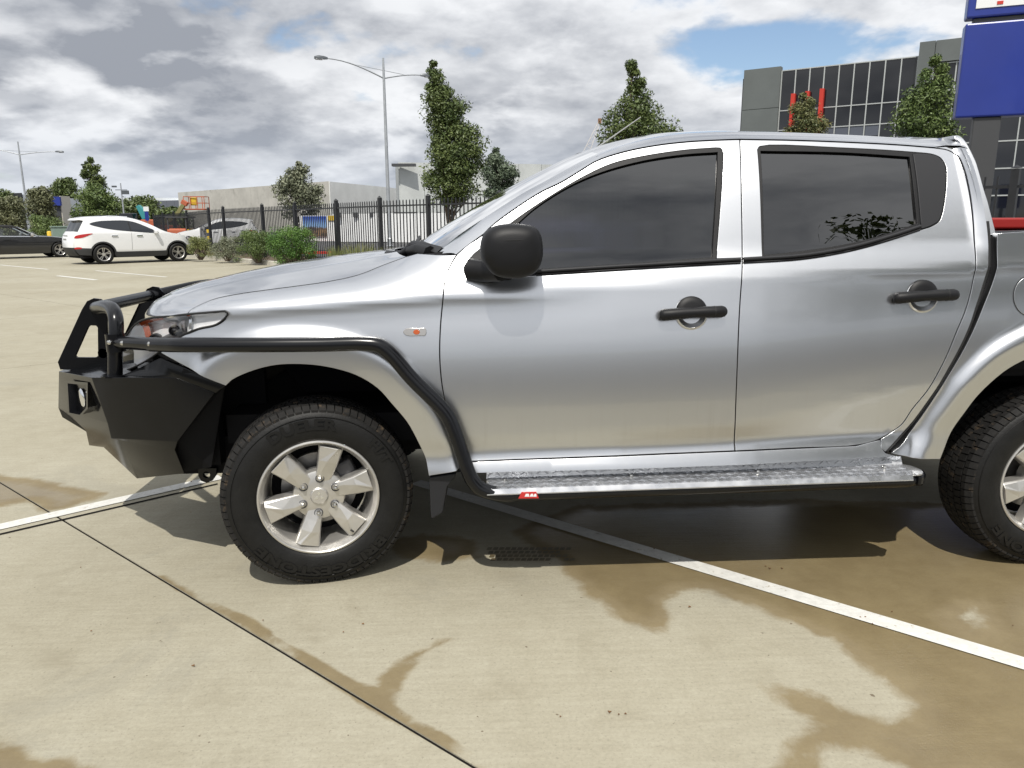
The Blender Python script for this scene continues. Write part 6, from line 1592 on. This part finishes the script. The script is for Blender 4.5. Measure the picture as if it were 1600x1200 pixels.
def suv(label, pos, heading, paint, group=None):
    root = empty('parked_car', (pos[0], pos[1], 0), label, 'car', group, heading)
    f = car_surface(.905, -.87, 3.46, .30, .50, 1.08, .5, .34)
    AR = .395
    low = [(-.86, .60), (-.42, .56)]
    cl_line = [(-.875, .60), (-.395, .55)]
    up = [(-.875, .60), (-.872, .74), (-.85, .90), (-.80, 1.04), (-.72, 1.14), (-.60, 1.36), (-.50, 1.53), (-.62, 1.565), (-.56, 1.60), (-.25, 1.645), (.3, 1.665), (.85, 1.65), (1.25, 1.58), (1.75, 1.38), (2.15, 1.165), (2.40, 1.085), (2.85, 1.0), (3.15, .89), (3.33, .76), (3.42, .62), (3.44, .50)]
    upc = cat_([np.array(up[:8]), catmull(np.array(up[8:]), 4)])
    body = cat_([upc, [(3.44, .46), (3.1, .40)], arcpts((2.64, .36), AR+.05, 10, 170), [(2.05, .43), (.5, .43)], arcpts((0, .36), AR+.05, 10, 152)])
    dlo = catmull([(-.34, 1.415), (-.1, 1.50), (.35, 1.535), (.9, 1.535), (1.2, 1.475), (1.62, 1.29), (1.98, 1.095), (1.75, 1.09), (1.2, 1.13), (.5, 1.20), (.05, 1.28)], 5, True)
    bo = panel('body_side', body, [], f, paint, root, sp=.06, flange=.03, gap=0, local=True); panel('body_side', body, [], f, paint, root, sp=.06, flange=.03, gap=0, mirror=0., local=True)
    for mi_ in (None, 0.):
        panel('side_window', dlo, [], f, M_CGL, root, sp=.08, off=-.004, flange=.004, gap=0, mirror=mi_, local=True)
        clad = cat_([[(-.875, .60), (-.80, .44), (-.72, .34), (-.42, .32)], arcpts((0, .36), AR, 187, -7, 18), [(.45, .24), (2.2, .24)], arcpts((2.64, .36), AR, 187, -7, 18), [(3.2, .24), (3.40, .30), (3.44, .46), (3.1, .40)], arcpts((2.64, .36), AR+.05, 10, 170), [(2.05, .43), (.5, .43)], arcpts((0, .36), AR+.05, 10, 152), [(-.395, .55)]])
        panel('cladding', clad, [], f, M_CLAD, root, sp=.06, off=-.006, flange=.08, gap=0, mirror=mi_, local=True)
        for xx in (.98,): panel('door_seam', np.array([(xx, .45), (xx+.008, .45), (xx+.03, 1.14), (xx+.022, 1.14)]), [], f, M_CLAD, root, sp=.08, off=-.003, flange=0, gap=0, mirror=mi_, local=True)
        panel('door_seam', np.array([(.98, 1.15), (1.02, 1.15), (.98, 1.53), (.95, 1.53)]), [], f, M_RUBBER, root, sp=.08, off=-.007, flange=0, gap=0, mirror=mi_, local=True)
        for xx in (.42, 1.28): panel('door_handle', np.array([(xx-.1, .985), (xx+.1, .985), (xx+.1, 1.015), (xx-.1, 1.015)]), [], f, M_CHROME, root, sp=.05, off=-.03, flange=.03, gap=0, mirror=mi_, local=True)
        tl = catmull([(-.83, .93), (-.80, 1.0), (-.60, 1.06), (-.30, 1.085), (-.42, 1.03), (-.62, .945)], 4, True)
        panel('tail_light', tl, [], f, M_TAIL, root, sp=.05, off=-.012, flange=.03, gap=0, mirror=mi_, local=True)
        hl_ = catmull([(2.98, .93), (3.22, .80), (3.30, .70), (3.18, .72), (3.0, .85)], 4, True)
        panel('headlight', hl_, [], f, M_CHROME, root, sp=.05, off=-.01, flange=.02, gap=0, mirror=mi_, local=True)
        s = -1 if mi_ is None else 1
        MB().box((1.85, s*.99, 1.13), (.11, .20, .14)).build('door_mirror', paint, root, True, bevel=.03)
        MB().tube([(-.1, s*.60, 1.665), (.4, s*.62, 1.70), (1.0, s*.62, 1.67)], .015, 8).build('roof_rail', M_CHROME, root, True)
        for x in (0, 2.64): car_wheel(root, x, s*.90, .35, s)
        panel('reflector', catmull([(-.86, .555), (-.84, .60), (-.68, .605), (-.66, .57), (-.75, .55)], 3, True), [], f, M_TAIL, root, sp=.05, off=-.012, flange=.01, gap=0, mirror=mi_, local=True)
    car_top(root, 'rear_bumper', [(-.74, .32), (-.82, .42), (-.875, .60)], f, M_CLAD, .07)
    car_top(root, 'tailgate', up[:5], f, paint, .07); car_top(root, 'rear_window', up[4:7], f, M_CGL, .05); car_top(root, 'spoiler', up[6:9], f, paint, .05)
    car_top(root, 'roof', upc[8:26], f, paint, .02, .035); car_top(root, 'windscreen', upc[25:35], f, M_CGL, .09, .03); car_top(root, 'bonnet', upc[34:], f, paint, .03, .03)
    MB().box((-.955, 0, .85), (.02, .36, .12)).build('number_plate', mat('plate_grey', (.25, .26, .26), .5), root, True)
    MB().box((-.93, 0, 1.02), (.03, .5, .03)).build('badge_strip', M_CHROME, root, True, bevel=.01)
    MB().box((1.3, 0, .30), (4.0, 1.4, .16)).build('floor_pan', M_SHELL, root, True)
    for x in (0, 2.64): MB().box((x, 0, .5), (.95, 1.5, .5)).build('wheel_housing', M_SHELL, root, True)
    return root
def rot(h, v): return np.array([math.cos(h)*v[0]-math.sin(h)*v[1], math.sin(h)*v[0]+math.cos(h)*v[1]])
H1 = R(42.5)
wp_ = np.array(P2(157, 27.2)); sv = suv('white hatchback suv parked nose to the planted bed', wp_-rot(H1, (0, -.9)), H1, M_WHITECAR)
c2 = copy_tree(sv); b2 = np.array(P2(375, 41)); c2.location = (b2[0], b2[1], 0); c2.rotation_euler = (0, 0, R(200)); c2['label'] = 'white car half hidden behind the fence and the olive shrub'
def convertible(label, pos, heading, paint, soft, name='parked_car'):
    root = empty(name, (pos[0], pos[1], 0), label, 'car', None, heading)
    f = car_surface(.90, -.95, 3.70, .30, .36, .88, .45, .46)
    AR = .365
    up = [(-.98, .45), (-.97, .70), (-.90, .86), (-.5, .93), (-.15, .96)]
    bl = catmull(up+[(.8, .93), (1.6, .90), (2.05, .90), (2.5, .875), (3.1, .79), (3.5, .67), (3.66, .52), (3.68, .40)], 4)
    body = cat_([bl, [(3.6, .24), (3.15, .20)], arcpts((2.75, .33), AR, -16, 196, 18), [(2.35, .20), (.4, .19)], arcpts((0, .33), AR, -16, 196, 18), [(-.45, .22), (-.9, .28)]])
    for mi_ in (None, 0.):
        panel('body_side', body, [], f, paint, root, sp=.06, flange=.03, gap=0, mirror=mi_, local=True); s = -1 if mi_ is None else 1
        panel('door_seam', np.array([(.55, .3), (.558, .3), (.60, .92), (.592, .92)]), [], f, M_RUBBER, root, sp=.08, off=-.002, flange=0, gap=0, mirror=mi_, local=True)
        panel('door_seam', np.array([(1.92, .3), (1.928, .3), (1.96, .88), (1.952, .88)]), [], f, M_RUBBER, root, sp=.08, off=-.002, flange=0, gap=0, mirror=mi_, local=True)
        panel('beltline', np.array([(-.1, .935), (1.9, .895), (1.9, .915), (-.1, .955)]), [], f, M_CHROME, root, sp=.08, off=-.006, flange=.006, gap=0, mirror=mi_, local=True)
        gl_ = catmull([(-.1, .955), (.2, 1.17), (.7, 1.27), (1.1, 1.25), (1.45, 1.13), (1.85, .915)], 4)
        panel('side_window', gl_, [], f, M_CGL2, root, sp=.08, off=.0, flange=0, gap=0, mirror=mi_, local=True)
        rf = cat_([catmull([(-.62, .94), (-.3, 1.17), (.2, 1.31), (.75, 1.36), (1.15, 1.34), (1.33, 1.27)], 4), catmull([(1.33, 1.23), (1.1, 1.265), (.7, 1.285), (.2, 1.185), (-.1, .955)], 4)])
        panel('soft_top_side', rf, [], f, soft, root, sp=.06, off=-.004, flange=.02, gap=0, mirror=mi_, local=True)
        MB().tube([(1.98, s*.80, .90), (1.6, s*.70, 1.12), (1.28, s*.62, 1.30)], .028, 8).build('windscreen_pillar', M_CHROME if paint is M_BLACKCAR else paint, root, True, smooth=60)
        MB().box((1.75, s*.95, .97), (.11, .18, .12)).build('door_mirror', M_ALLOY if paint is M_BLACKCAR else paint, root, True, bevel=.03)
        panel('headlight', catmull([(3.1, .74), (3.45, .64), (3.56, .56), (3.35, .58), (3.1, .66)], 4, True), [], f, M_CHROME, root, sp=.05, off=-.01, flange=.02, gap=0, mirror=mi_, local=True)
        panel('door_handle', np.array([(.72, .78), (.92, .775), (.92, .80), (.72, .805)]), [], f, paint, root, sp=.05, off=-.03, flange=.03, gap=0, mirror=mi_, local=True)
        for x in (0, 2.75): car_wheel(root, x, s*.895, .325, s, 5)
        MB().box((1.0, s*.36, .78), (.5, .46, .3)).build('seat', M_CREAM, root, True, bevel=.08); MB().box((.72, s*.36, 1.0), (.14, .44, .45), 0, .2).build('seat_back', M_CREAM, root, True, bevel=.05)
    car_top(root, 'tail', bl[:17], f, paint, .08, .02); car_top(root, 'bonnet', bl[26:], f, paint, .12, .04)
    car_top(root, 'soft_top', catmull([(-.62, .94), (-.3, 1.17), (.2, 1.31), (.75, 1.36), (1.15, 1.34), (1.33, 1.28)], 4), f, soft, .03, .03); car_top(root, 'windscreen', [(1.3, 1.29), (1.6, 1.13), (2.0, .91)], f, M_CGL2, .12, .03)
    MB().box((1.35, 0, .25), (4.2, 1.5, .14)).build('floor_pan', M_SHELL, root, True); MB().box((1.75, 0, .80), (.35, 1.45, .16)).build('dashboard', M_INT2, root, True, bevel=.05)
    MB().box((.5, 0, .55), (1.9, 1.55, .1)).build('cabin_floor', M_INT2, root, True)
    MB().tube([(1.42+.03*math.sin(a), -.36+.18*math.cos(a), .93+.17*math.sin(a)) for a in np.linspace(0, 6.283, 18)], .014, 6, caps=False).build('steering_wheel', M_WHITE, root, True)
    for x in (0, 2.75): MB().box((x, 0, .42), (.8, 1.45, .4)).build('wheel_housing', M_SHELL, root, True)
    return root
fw_ = np.array(P2(89, 33.0)); convertible('black convertible with soft top at the left edge', fw_-rot(H1, (2.75, -.9)), H1, M_BLACKCAR, M_SOFT)
